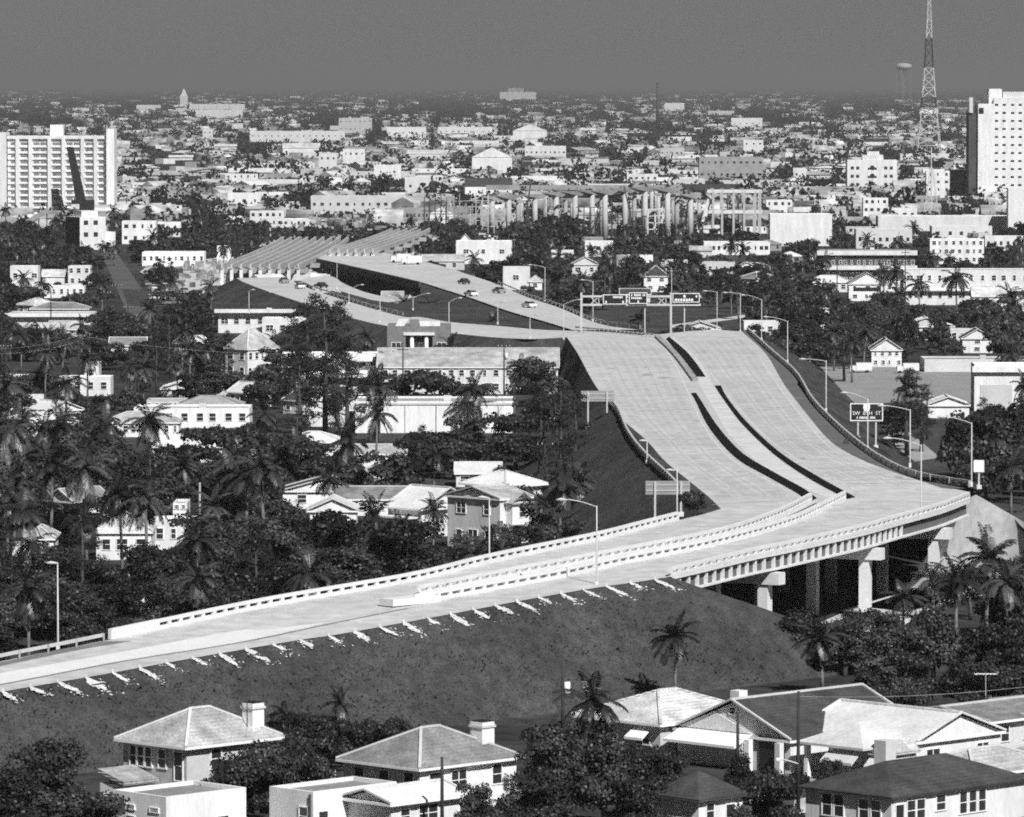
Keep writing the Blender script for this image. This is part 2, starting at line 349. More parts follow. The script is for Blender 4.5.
# cone and slope below the near end of the bridge
A = near[-1]; Lf = Pz(600,540); tdir = (Pz(700,570)-A); tdir.z = 0; tdir.normalize(); t9 = near[-1]-near[-3]; nrm = Vector((t9.y,-t9.x,0)).normalized()
fan = MB(); rows = 12; dirs = []
for k in range(-1,9):
    a = k/8*math.pi/2 if k >= 0 else -0.10; dirs.append((A, (nrm*math.cos(a)+tdir*math.sin(a)).normalized(), 2.05*zh(A.y)+9*math.sin(a)))
acr = -nrm*20
for k in range(1,4): dirs.append((A+acr*(k/3), tdir, 28))
for o, dv, ln in dirs:
    for r in range(rows):
        u = r/(rows-1); q = o+dv*(ln*u); fan.v.append((q.x,q.y,(A.z-0.35 if o is not A else A.z-0.05)*(1-u)+(-0.04 if o is A else 0)+random.uniform(-.05,.05)*(0<r<rows-1)))
for i in range(len(dirs)-1):
    for r in range(rows-1): a = i*rows+r; fan.f.append((a,a+1,a+rows+1,a+rows))
structure(fan.build('grass_embankment','grass',None,True)); NOPLANT.append([(v[0],v[1]) for v in fan.v[rows-1::rows]]+[(A.x,A.y)])
lnear = resample(curve(Lnear),4); structure(skirt('grass_embankment', lnear, 12, 'slope', side=1, drop=0.1))
lup = resample(curve(wl),4)[::-1]; lall = lup+resample(curve(Lup[:4]),4)[::-1][1:]
structure(skirt('grass_embankment', lup, lambda u: 13.5, 'grass', side=1, rows=10, drop=0.05, rough=0.06))
structure(skirt('grass_embankment', resample(curve([(578,331)]+Lup[:4]),4)[::-1], lambda u: 9.5-6.0*min(1,u*2.2), 'slope', side=1, rows=6, drop=0.05, rough=0.1))
GR = [(747,331),(771,353),(796,376),(814,404.7),(848,438),(881,462),(915,477),(969,487)]
rup = resample(curve(GR),4)
structure(skirt('grass_embankment', rup, lambda u: 14, 'slope', side=1, rows=9, drop=0.05, rough=0.4))
strip('verge_grass', [(742,331.5),(766,354),(784,384),(797,384)], [(747,331),(771,353),(796,376),(798,383)], -0.03, 'shoulder')
protect_poly(GR+[(985,490),(930,478),(890,455),(850,420),(790,360)], 8); protect_poly([(606,400),(617,412),(627,435),(643,456),(665,477),(685,497),(694,504),(660,510),(620,490),(590,450),(580,410)],7)
protect_poly([(590,380),(606,400),(590,440),(566,410),(560,345),(570,340)],7)
# white paved slope at the far end of the bridge
E = Pz(972,492); sl2 = MB(); rim = [(905,590,0),(935,584,0),(968,574,0),(1005,566,0),(1045,562,0),(1090,566,0)]; top = [(955,512),(967,499),(976,494.5),(998,507),(1024,522),(1060,545)]
tz = [8.0,8.9,9.0,7.4,5.2,2.4]
for (a, b), z in zip(top, tz): sl2.v.append(tuple(P(a,b,z)))
for a, b, z in rim: sl2.v.append(tuple(P(a,b,z+0.05)))
for i in range(5): sl2.f.append((i,6+i,7+i,i+1))
structure(sl2.build('paved_slope','sand',None,True)); protect_poly([(965,505),(975,489),(1024,522),(1024,550),(985,560),(965,548)],6)
# ground at the bridge: sandy lanes under and beside it
for pts in ([(780,640),(845,612),(930,585),(960,590),(900,628),(860,645)],[(855,606),(930,582),(1000,572),(1000,592),(905,612)]):
    structure(patch('sand_track', [P(*q) for q in pts], 0.03, 'sand', 6, flat=0.0))
# ------------------------------------------------------------------ the bridge
bR = resample(curve(Rbr),2.0); mid = bR[len(bR)//2]
br = thing('highway_bridge', (mid.x,mid.y,0), label='curved concrete overpass with ribbed edge girder on round-cornered piers', cat='bridge')
loc = lambda pts: [p-Vector((mid.x,mid.y,0)) for p in pts]
MB().sweep(loc(bR),-0.05,21,-0.30,-0.02).build('deck_slab','conc_rail',br)
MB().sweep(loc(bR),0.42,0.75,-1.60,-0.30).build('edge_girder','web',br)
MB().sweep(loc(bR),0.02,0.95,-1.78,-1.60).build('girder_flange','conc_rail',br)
MB().sweep(loc(bR),1.9,2.4,-1.98,-0.30).build('inner_girder','conc_grey',br)
for o in (6,11,16): MB().sweep(loc(bR),o,o+0.5,-1.98,-0.30).build('inner_girder','conc_grey',br)
stm = None
for i, p in enumerate(bR[1:-1]):
    if i > 30: break
    t = bR[i+2]-bR[i]; q = p-Vector((mid.x,mid.y,0))
    if stm is None: s0 = MB().box(-0.16,0.16,0.10,0.41,-1.59,-0.31).build('stiffener','conc_rail',br); stm = s0.data; o = s0
    else: o = link('stiffener', stm, br)
    o.location = q; o.rotation_euler = (0,0,math.atan2(t.y,t.x))
def near_R(px): return min(bR, key=lambda p: abs(proj(p)[0]-px))
for px in (768,867,936):
    p = near_R(px+8); i = bR.index(p); t = bR[min(i+1,len(bR)-1)]-bR[i-1]; t.z = 0; t.normalize(); l = Vector((-t.y,t.x,0)); a = math.atan2(t.y,t.x); h = p.z
    cap = MB().box(-0.75,0.75,-0.7,19.5,h-3.2,h-1.99).build('pier_cap','conc_rail',br,loc=p-Vector((mid.x,mid.y,h))); cap.rotation_euler = (0,0,a)
    for o in (1.2,7.0,12.8,18.2):
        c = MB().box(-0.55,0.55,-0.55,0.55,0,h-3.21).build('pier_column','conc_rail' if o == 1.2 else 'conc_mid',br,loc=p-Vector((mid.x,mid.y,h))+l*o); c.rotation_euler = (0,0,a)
# concrete parapets with slots
def parapet(name, pts, label, cat='railing', step=1.8, side=1, solid=0, group=None, slot=True):
    pts = resample(pts, step); b = pts[0].copy(); r = thing(name, b, label=label, cat=cat, group=group); q = [p-b for p in pts]
    MB().sweep(q,0,0.34*side,0.60,0.90).build('coping','conc_rail',r); MB().sweep(q,-0.03*side,0.40*side,0.0,0.30).build('kerb','conc_rail',r)
    me = None
    for i, p in enumerate(q):
        t = q[min(i+1,len(q)-1)]-q[max(i-1,0)]
        if me is None: o = MB().box(-0.24,0.24,min(0.02*side,0.32*side),max(0.02*side,0.32*side),0.30,0.60).build('post','conc_rail',r); me = o.data
        else: o = link('post', me, r)
        o.location = p; o.rotation_euler = (0,0,math.atan2(t.y,t.x))
    if solid: MB().sweep([q[0]-(q[1]-q[0])*solid, q[0]],0,0.36*side,0.0,0.92).build('end_wall','conc_rail',r)
    return r
parapet('bridge_parapet', curve(Lnear[4:]), 'slotted white parapet along the tree-lined far edge of the near road', solid=4)
parapet('bridge_parapet', bR, 'slotted white parapet above the ribbed girder on the bridge edge', side=1)
parapet('median_parapet', curve([(415,604),(445,599),(557.7,578.5),(622,564.5),(719,545),(790,525),(822,511),(846,499)]), 'slotted white median parapet nearer the grass embankment')
parapet('median_parapet', curve([(420,595),(508,577.5),(596,561),(719,537),(780,517),(812,501)]), 'slotted white median parapet on the far side of the narrow median')
strip('median_trough_shade', [(430,601),(557.7,576.5),(622,562.5),(719,543),(790,523),(835,505)], [(432,595.5),(508,579.5),(596,563),(719,539),(780,519),(815,503)], 0.018, 'shoulder')  # dark sheet paints the shade between the two median parapets
mb = Pz(417,603); blk = MB().box(-4,2.2,-0.9,0.9,0,0.65).build('barrier_block','conc_rail',None,loc=mb); blk.rotation_euler = (0,0,0.8); tag(blk,'white concrete block where the two median parapets begin','barrier')
def guardrail(pts, label, post=3.8, h=0.75, m='steel', wid=0.07, base=None):
    pts = resample(pts, post); b = pts[0].copy(); r = thing('guardrail', b, label=label, cat='guardrail'); q = [p-b for p in pts]
    MB().sweep(q,0,wid,h-0.32,h).build('rail',m,r); me = None
    for i, p in enumerate(q[:100]):
        if me is None: o = MB().box(-0.08,0.08,-0.02-0.16,-0.02,0,h).build('post','wood_lt',r); me = o.data
        else: o = link('post', me, r)
        o.location = p
    return r
guardrail(curve(GR), 'pale steel guardrail following the long outer bend beside the grass slope', 5.6, m='steel', wid=0.22)
guardrail(curve(wl[:-1]), 'pale steel guardrail beside the narrow grass wedge below two blank sign backs', m='steel', wid=0.25)
guardrail(curve([(-120,688),(0,662.5),(60,650.5),(104,641.5)]), 'pale steel guardrail leading up to the solid parapet end beside a lone pole', 3.8)
# washed-out pale splashes under each drain along the near edge
sp_pts = [p for p in resample(curve([(3,692)]+Rnear[2:-1]+[(655,579.5)]), 3.55)]
for i, p in enumerate(sp_pts):
    if p.x < -43: continue
    ii = min(range(len(near)), key=lambda k: (near[k]-p).length); t = near[min(ii+1,len(near)-1)]-near[max(ii-1,0)]; nn = Vector((t.y,-t.x,0)).normalized(); tt = Vector((t.x,t.y,0)).normalized()
    wdt = 2.05*zh(p.y); b = MB(); sz = random.uniform(0.75,1.3); ln = random.uniform(1.3,2.3)*sz; sk_ = random.uniform(-.05,.4)
    def on(dn, al, k=0): dn = max(dn,0); q = nn*dn+tt*al; return (q.x,q.y,-p.z*dn/wdt+0.045+0.003*k)
    lf, rt = [], []
    for k in range(11):
        u = k/10; wd_ = (.12+.42*math.sin(math.pi*min(1,u*.85+.08))**1.2)*sz*random.uniform(.55,1.2); c0_ = u*ln*sk_+random.uniform(-.08,.08); dn = u*ln*.85
        lf.append(on(dn-wd_*.25,c0_-wd_)); rt.append(on(dn+wd_*.25,c0_+wd_))
    n0 = len(b.v); b.v += lf+rt; b.f += [(n0+k,n0+k+1,n0+11+k+1,n0+11+k) for k in range(10)]
    for k in range(22):
        dn = random.uniform(.2,1.2)*ln; al = dn*sk_*1.1+random.gauss(0,.55); r0 = random.uniform(.04,.13)*sz; ang = random.uniform(0,6.3)
        b.add([on(dn+r0*random.uniform(.5,1.2)*math.sin(ang+j*1.047),al+r0*random.uniform(.6,1.5)*math.cos(ang+j*1.047),k+1) for j in range(6)],[tuple(range(6))])
    b.box(-0.1,0.1,-0.1,0.1,-0.2,0.3)
    tag(b.build('drain_splash','splash',None,loc=p),'white splash of washed-out concrete spilling from the road edge down the grass','splash','drain splashes along the near road edge')
# ------------------------------------------------------------------ ramps beyond the crest
def ramp(name, L_, R_, m='conc', off=0.0, n=6):
    o = curve(L_,off,n)+curve(R_,off,n)[::-1]; r = structure(patch(name, o, off, m, 5.0)); NOPLANT.append([(p.x,p.y) for p in o]); protect_poly([proj(p) for p in o], 6.2); return r
upL = [(574.5,330.5),(545,321.5),(508.5,311),(470,297.5),(440,288),(420,282),(372,271),(317,258.7)]; upR = [(640,330),(600,324),(560,308),(527,297),(498,284.6),(470,275),(440,265.5),(395,255),(345,246)]
ramp('upper_road', upL, upR)
loL = [(580,331),(540,329.5),(500,326),(451,322),(420,317),(403,316.5),(360,305),(306.6,287.5),(285,277)]; loR = [(566,337.5),(530,339),(490,337),(451,333),(420,329),(388,326),(352,318),(300,302),(254.6,286.5),(236,278)]
ramp('lower_ramp', loL, loR, off=-0.02)
ramp('loop_ramp', [(306,278),(330,276),(345,284),(365,292),(392,298.5)], [(300,281),(318,287),(345,294),(372,300.5),(398,302.5)], 'conc', off=-0.5)
ig = [(340,291),(372,300),(398,303.5),(420,296),(421,283),(440,288.5),(470,298),(508.5,311.5),(545,322),(574,330.5),(540,329),(500,325.5),(451,321.5),(403,316),(360,304.5)]
structure(patch('infield_grass', [Pz(*q,-0.35) for q in ig], -0.35, 'slope', 6)); NOPLANT.append([(Pz(*q).x,Pz(*q).y) for q in ig]); protect_poly(ig,6)
structure(skirt('grass_embankment', resample(curve(loR),8), lambda u: 13, 'slope', side=1, rows=8, drop=0.05, rough=0.3))
structure(skirt('grass_embankment', resample(curve(upR),8), lambda u: 10, 'slope', side=-1, rows=6, drop=0.05, rough=0.2))
protect_poly([(566,338),(490,338),(451,334),(451,352),(560,345)],3); protect_poly([(235,280),(300,303),(352,319),(388,327),(360,338),(320,332),(205,322)],3)
guardrail(curve([(640,329),(600,323),(560,307),(527,296),(498,283.6)]), 'pale guardrail along the far side of the upper road near the sign gantry', 8)
guardrail(curve([(403,315.5),(360,304),(306,286.5)]), 'pale kerb rail between the lower ramp and the sunken infield grass', 8)
guardrail(curve([(575,330),(600,332),(640,336),(654,337.5)]), 'low white rail of close pickets at the crest below the gantry', 2.4, m='conc_new')
# the field behind the crest
structure(patch('far_verge', [P(560,325),P(752,330),P(752,300),P(640,297),P(575,300)], 0.02, 'slope', 20, flat=0.0)); protect_poly([(590,322),(735,322),(735,302),(660,305),(600,306)],0)
structure(patch('side_road', [P(672,328),P(745,318),P(745,315),P(672,325)], 0.06, 'sand', 10, flat=0.0))
# trestle carrying the upper road
tp = resample(curve([(420,283),(372,271.8),(317,259.5)]),6.0); tb = tp[0].copy()
tr = thing('trestle_bridge', (tb.x,tb.y,0), label='unfinished dark trestle bridge on slim posts between two ramps', cat='bridge'); q = [p-Vector((tb.x,tb.y,0)) for p in tp]
MB().sweep(q,-0.3,0.3,-1.5,0.3).build('edge_beam','dark',tr); MB().sweep(q,-9,0.0,-1.2,-0.4).build('deck','conc_grey',tr)  # beam and posts coloured dark, painting the shade on this side
for i, p in enumerate(q):
    if i % 3 == 1:
        MB().box(-0.5,0.5,-0.5,0.5,0,p.z-1.3).build('post','dark',tr,loc=(p.x-0.2,p.y,0)); MB().box(-0.5,0.5,-0.5,0.5,0,p.z-1.3).build('post','dark',tr,loc=(p.x+6,p.y+4,0))
protect_poly([(317,259),(421,283),(400,302),(340,285)],3)
# unfinished girder viaducts
def girders(label, x0, y0, nx, dx, x1, y1, z, cat='viaduct', bents=6, width=0.5):
    a, b = P(x0,y0,z), P(x1,y1,z); r = thing('unfinished_viaduct', (a.x,a.y,0), label=label, cat=cat); o = Vector((a.x,a.y,0))
    for i in range(nx):
        pts = [a-o+(b-a)*t+Vector((i*dx+2.5*math.sin(t*2.2),0,0)) for t in np.linspace(0,1,14)]
        MB().sweep(pts,-width/2,width/2,-1.35,0).build('girder','conc_mid',r); MB().box(-0.45,0.45,-0.6,0.6,0,z-1.3).build('end_post','conc_rail',r,loc=(i*dx,0.9,0))
    for k in range(bents):
        t = (k+0.08)/bents; p = (b-a)*t
        MB().box(-1,nx*dx,-0.7,0.7,z-2.6,z-1.36).build('bent_cap','conc_grey',r,loc=(p.x+2.5*math.sin(t*2.2),p.y,0))
        for c in range(3): MB().box(-0.5,0.5,-0.5,0.5,0,z-2.62).build('bent_column','conc_mid',r,loc=(p.x+1+c*(nx*dx-3)/2,p.y+0.2,0))
    return r
girders('fan of nine bare concrete girders of an unfinished viaduct above the lower ramp', 222,264,9,2.6,277,236.5,7.0)
girders('bare girders of an unfinished viaduct running back past the white site hut', 330,249,6,2.5,386,228,8.0, bents=7)
protect_poly([(218,282),(218,262),(275,235),(330,235),(300,262),(290,282)],5); protect_poly([(325,252),(380,226),(430,226),(376,262)],6)
structure(patch('construction_dirt', [P(212,300),P(262,288),P(420,262),P(470,262),P(440,236),P(300,232),P(240,250),P(180,266),P(180,292)], 0.02, 'sand', 30, flat=0.0))
structure(patch('sand_lot', [P(178,292),P(222,292),P(222,262),P(150,264),P(140,272)], 0.04, 'sand', 30, flat=0.0)); protect_poly([(180,290),(222,290),(222,266),(180,268)],0)
structure(patch('street', [P(98,246),P(112,246),P(176,338),P(138,338)], 0.03, 'asphalt', 30, flat=0.0)); protect_poly([(104,262),(116,258),(166,312),(128,312)],0)
structure(patch('lawn', [P(122,289),P(160,289),P(168,306),P(128,306)], 0.05, 'slope', 30, flat=0.0))
structure(patch('gravel_lot', [P(820,367),P(976,367.5),P(976,403),P(853,403)], 0.05, 'gravel', 15, flat=0.0)); protect_poly([(822,368),(976,368),(976,402),(855,402)],0)
structure(patch('lawn', [P(870,430),P(955,428),P(985,470),P(930,474)], 0.04, 'grass', 8, flat=0.0)); protect_poly([(880,432),(945,430),(965,462),(930,466)],0)
structure(patch('sand_track', [P(876,432),P(900,424),P(940,458),P(915,462)], 0.07, 'conc_grey', 8, flat=0.0))
# ------------------------------------------------------------------ street lamps, signs, gantry
def lamp(x, yb, yt, ax=0, ay=0, desc=None, z=None, r=0.075, head=True):
    b = Pz(x,yb) if z is None else P(x,yb,z); s = sc(b.y); h = (yb-yt)/s; dx = (ax-x)/s if ax else 0.0; dz = (yt-ay)/s if ax else 0
    t = thing('street_lamp', b, cat='street lamp', group='street lamps along the new highway', auto=(desc or 'slim pale street lamp', x, yb))
    MB().tube([(0,0,-0.2),(0,0,0.5),(0,0,h)],[r*1.5,r*1.2,r*0.75],8).build('pole','steel',t,True); MB().box(-r*2,r*2,-r*2,r*2,-0.3,0.25).build('base','conc_rail',t)
    if dx:
        k = 8; MB().tube([(dx*u,-0.25*u,h-0.15+dz*(1-(1-u)**1.7)) for u in np.linspace(0,1,k)],[r*0.7]*(k-1)+[r*0.5],6).build('arm','steel',t,True)
        sg = 1 if dx > 0 else -1; MB().tube([(dx-0.3*sg,-0.25,h-0.2+dz),(dx+0.3*sg,-0.27,h-0.15+dz),(dx+0.75*sg,-0.3,h-0.17+dz)],[0.07,0.15,0.06],8).build('lamp_head','steel',t,True)
    return t
for a in ((58,648,562,55,560),(596.7,584,505,564,497),(489.3,561,497,485,495),(921,514,444,889,436),(971.5,484,422,943,415),(910,465,409,883,404),(867.7,448,398.6,846,391),
          (826,410,360,804,357.6),(787.5,361,320.7,767,315.7),(761.6,339,299,744,294),(740.3,331,293,726,291.5),(717,328,291.5,706,290),(563.7,338,304,579,298.6),(449,324,302,459,297),(530,338,316,536,314),
          (497.8,323,303,503,301),(545,300,267,531,264),(593,320,281,583.5,279),(337,288,262,341,260),(349,304,291,361,284),(380,322,298,387,294.5),(413,309,298,427,292.7),(249,312,291,252,289),(677,517,469,672,468),(647,462,440,645,439)):
    lamp(*a)
lamp(671.5,324,268,664,264,z=0.0); lamp(770,281,266,758,262,z=0.0); lamp(764,282,264,752,262,z=0.0)
def sign(name, x0, y0, x1, y1, legs, label, back=True, z=0, m=None, cat='road sign'):
    b = P(legs[0][0],legs[0][1],z) if z is not None else Pz(*legs[0]); s = sc(b.y); t = thing(name, b, label=label, cat=cat)
    X = lambda x: (x-legs[0][0])/s; Z = lambda y: (legs[0][1]-y)/s
    MB().box(X(x0),X(x1),-0.06,0.06,Z(y1),Z(y0)).build('panel',m or ('sign_back' if back else 'sign_black'),t)
    for lx, ly in legs:
        MB().box(X(lx)-0.11,X(lx)+0.11,0.07 if not back else -0.28,0.29 if not back else -0.07,Z(ly)-0.4,Z(y0)-0.1).build('leg','steel',t)
        MB().box(X(lx)-0.3,X(lx)+0.3,-0.4,0.3,Z(ly)-0.35,Z(ly)+0.12).build('footing','conc_rail',t)
    if back:
        for k in (0.3,0.7): zz = Z(y0)*(1-k)+Z(y1)*k; MB().box(X(x0)+0.05,X(x1)-0.05,-0.12,-0.065,zz-0.05,zz+0.05).build('brace','steel',t)
    return t, X, Z, s
sign('road_sign',645.4,480.6,690,494.4,[(655,523),(681,513)],'blank back of a wide sign on two legs beside the bushy road corner',z=8.0)
sign('road_sign',581,390.7,614,401.4,[(588,427),(607,418)],'blank back of a wide sign on two legs at the head of the embankment',z=6.2)
sign('road_sign',973.5,460,984,472,[(979,486)],'small white square sign on one post near the end of the bridge',back=False,m='trim',z=6)
def text(parent, body, x, z, size, y=-0.085):
    cu = bpy.data.curves.new('lettering','FONT'); cu.body = body; cu.size = size; cu.align_x = 'CENTER'; cu.align_y = 'CENTER'; cu.extrude = 0.01; cu.offset = 0
    tmp = bpy.data.objects.new('lettering',cu); C.objects.link(tmp); dg = bpy.context.evaluated_depsgraph_get(); me = bpy.data.meshes.new_from_object(tmp.evaluated_get(dg)); me.materials.clear(); me.materials.append(M['trim']); bpy.data.objects.remove(tmp); o = link('lettering',me,parent,(x,y,z)); o.rotation_euler = (math.pi/2,0,0); return o
def frame(parent, x0, x1, z0, z1, w=0.12, y=0.0):
    f = MB()
    for a, b, c, d in ((x0,x1,z0,z0+w),(x0,x1,z1-w,z1),(x0,x0+w,z0+w,z1-w),(x1-w,x1,z0+w,z1-w)): f.box(a,b,-0.09+y,-0.065+y,c,d)
    return f.build('border','trim',parent)
def marks(parent, x0, x1, z, h, n, y=0.0):
    f = MB(); w = (x1-x0)/n
    for i in range(n):
        if random.random() < 0.85: f.box(x0+i*w+w*0.12,x0+(i+1)*w-w*0.16,-0.088+y,-0.066+y,z-h/2*random.uniform(.7,1),z+h/2)
    return f.build('lettering','trim',parent)
t, X, Z, s_ = sign('road_sign',850,403,883,421,[(858,437),(876,446)],'black road sign with white border, shield and street name beside the long bend',back=False,z=5.5)
frame(t,X(850),X(883),Z(421),Z(403),0.15); text(t,'SW  8TH  ST',X(866.5),Z(413.2),0.74); marks(t,X(856.5),X(876.5),Z(417.6),0.34,15)
sh = MB().prism([(-0.34,-0.5),(0.34,-0.5),(0.5,0),(0.46,0.5),(-0.46,0.5),(-0.5,0)],0,0.03).build('shield','trim',t,loc=(X(866.5),-0.07,Z(407.5))); sh.rotation_euler = (math.pi/2,0,0)
# gantry
gb = Pz(581.4,331); s = sc(gb.y); gx = lambda x: (x-581.4)/s; gz = lambda y: (331-y)/s
gt = thing('sign_gantry', gb, label='overhead truss gantry with three black direction signs across the road crest', cat='sign gantry')
for px in (581.4,671): MB().box(gx(px)-0.2,gx(px)+0.2,-0.2,0.2,-3,gz(292.5)).build('support','steel',gt)
for z in (gz(296.3),gz(304.8)): MB().box(gx(580.5),gx(701),-0.16,0.16,z-0.2,z+0.2).build('chord','steel',gt)
for i in range(14): MB().bar((gx(582+i*8.4),0.1,gz(304.6)),(gx(590.4+i*8.4),0.1,gz(296.5)) if i%2 else (gx(582+i*8.4),0.1,gz(296.5)),0.16).build('lattice_bar','steel',gt)
for i in range(7): MB().bar((gx(590+i*16.8),0.0,gz(296.5)),(gx(598.4+i*16.8),0.0,gz(304.6)),0.14).build('lattice_bar','steel',gt)
for x0, y0, x1, y1 in ((603,294.3,626.5,304.2),(629,292.3,647.3,303.6),(672.5,293,699.5,302.3)):
    pn = MB().box(gx(x0),gx(x1),-0.5,-0.38,gz(y1),gz(y0)).build('sign_panel','sign_black',gt); cx = (x0+x1)/2
    frame(pn,gx(x0),gx(x1),gz(y1),gz(y0),0.14,-0.44)
    if x0 < 610: marks(pn,gx(cx-2),gx(cx+8),gz(297),0.45,7,-0.44); marks(pn,gx(x0+2),gx(x0+4),gz(302),0.55,1,-0.44); marks(pn,gx(x1-4.4),gx(x1-2.4),gz(302),0.55,1,-0.44)
    elif x0 < 640: marks(pn,gx(x0+2),gx(x1-2),gz(295),0.42,10,-0.44); marks(pn,gx(x0+2),gx(x1-2),gz(298),0.42,8,-0.44); marks(pn,gx(cx-1),gx(cx+1),gz(301.5),0.45,1,-0.44)
    else: marks(pn,gx(x0+2),gx(x1-6),gz(299.8),0.5,7,-0.44); marks(pn,gx(cx-3),gx(cx),gz(296.3),0.6,1,-0.44); marks(pn,gx(x1-4),gx(x1-2),gz(296.4),0.5,1,-0.44)
for px, yt in ((645,305),(684.6,304)): MB().box(gx(px)-0.12,gx(px)+0.12,0.3,0.5,-3,gz(yt)).build('back_stay','steel',gt)
protect_rect(580,290,702,330,gb.y)
#@@PART2
# ------------------------------------------------------------------ houses
U45 = math.pi/4
PANE = {}
def window(parent, p, n_ang, w, h, detail=1):
    """p: centre of the opening on the wall (local), n_ang: rotation of the wall's outward -y direction."""
    k = (round(w,1),round(h,1),detail)
    if k not in PANE:
        if detail:
            fr = MB(); a, b, t = w/2, h/2, 0.09
            for x0,x1,z0,z1 in ((-a-t,a+t,b,b+t),(-a-t-.06,a+t+.06,-b-t,-b),(-a-t,-a,-b,b),(a,a+t,-b,b)): fr.box(x0,x1,-0.09,0.03,z0,z1)
            if w > 1.3: fr.box(-0.04,0.04,-0.07,0.03,-b,b)
            fr.box(-a,a,-0.06,0.03,-0.03,0.03); f = fr.build('window','trim',parent)
            g_ = MB().box(-a,a,-0.03,0.02,-b,b).build('pane','glass',f); PANE[k] = (f.data,g_.data); o = f
        else:
            o = MB().box(-w/2,w/2,-0.06,0.03,-h/2,h/2).build('window','glass',parent); PANE[k] = (o.data,None)
    else:
        o = link('window',PANE[k][0],parent)
        if PANE[k][1]: link('pane',PANE[k][1],o)
    o.location = p; o.rotation_euler = (0,0,n_ang); return o
def roof_mesh(a, b, he, hr, kind, ov, ridge=None):
    """eave rectangle [-ov,a+ov]x[-ov,b+ov]; returns top verts/faces closed with a soffit and fascia"""
    x0,x1,y0,y1 = -ov,a+ov,-ov,b+ov; e = [(x0,y0,he),(x1,y0,he),(x1,y1,he),(x0,y1,he)]; lo = [(p[0],p[1],he-0.2) for p in e]
    w, l = x1-x0, y1-y0
    if kind == 'H':
        if w >= l: r = [(x0+l/2,(y0+y1)/2,hr),(x1-l/2,(y0+y1)/2,hr)]; fs = [(0,1,5,4),(1,2,5),(2,3,4,5),(3,0,4)]
        else: r = [((x0+x1)/2,y0+w/2,hr),((x0+x1)/2,y1-w/2,hr)]; fs = [(0,1,4),(1,2,5,4),(2,3,5),(3,0,4,5)]
        if abs(w-l) < 0.05: r[1] = (r[1][0]+0.06,r[1][1]+0.06,hr)
    elif kind == 'R': r = [(x0,(y0+y1)/2,hr),(x1,(y0+y1)/2,hr)]; fs = [(0,1,5,4),(2,3,4,5)]
    else: r = [((x0+x1)/2,y0,hr),((x0+x1)/2,y1,hr)]; fs = [(1,2,5,4),(3,0,4,5)]
    V = e+r+lo; fs = fs+[(6,7,1,0),(7,8,2,1),(8,9,3,2),(9,6,0,3),(9,8,7,6)]
    return V, fs, r, e
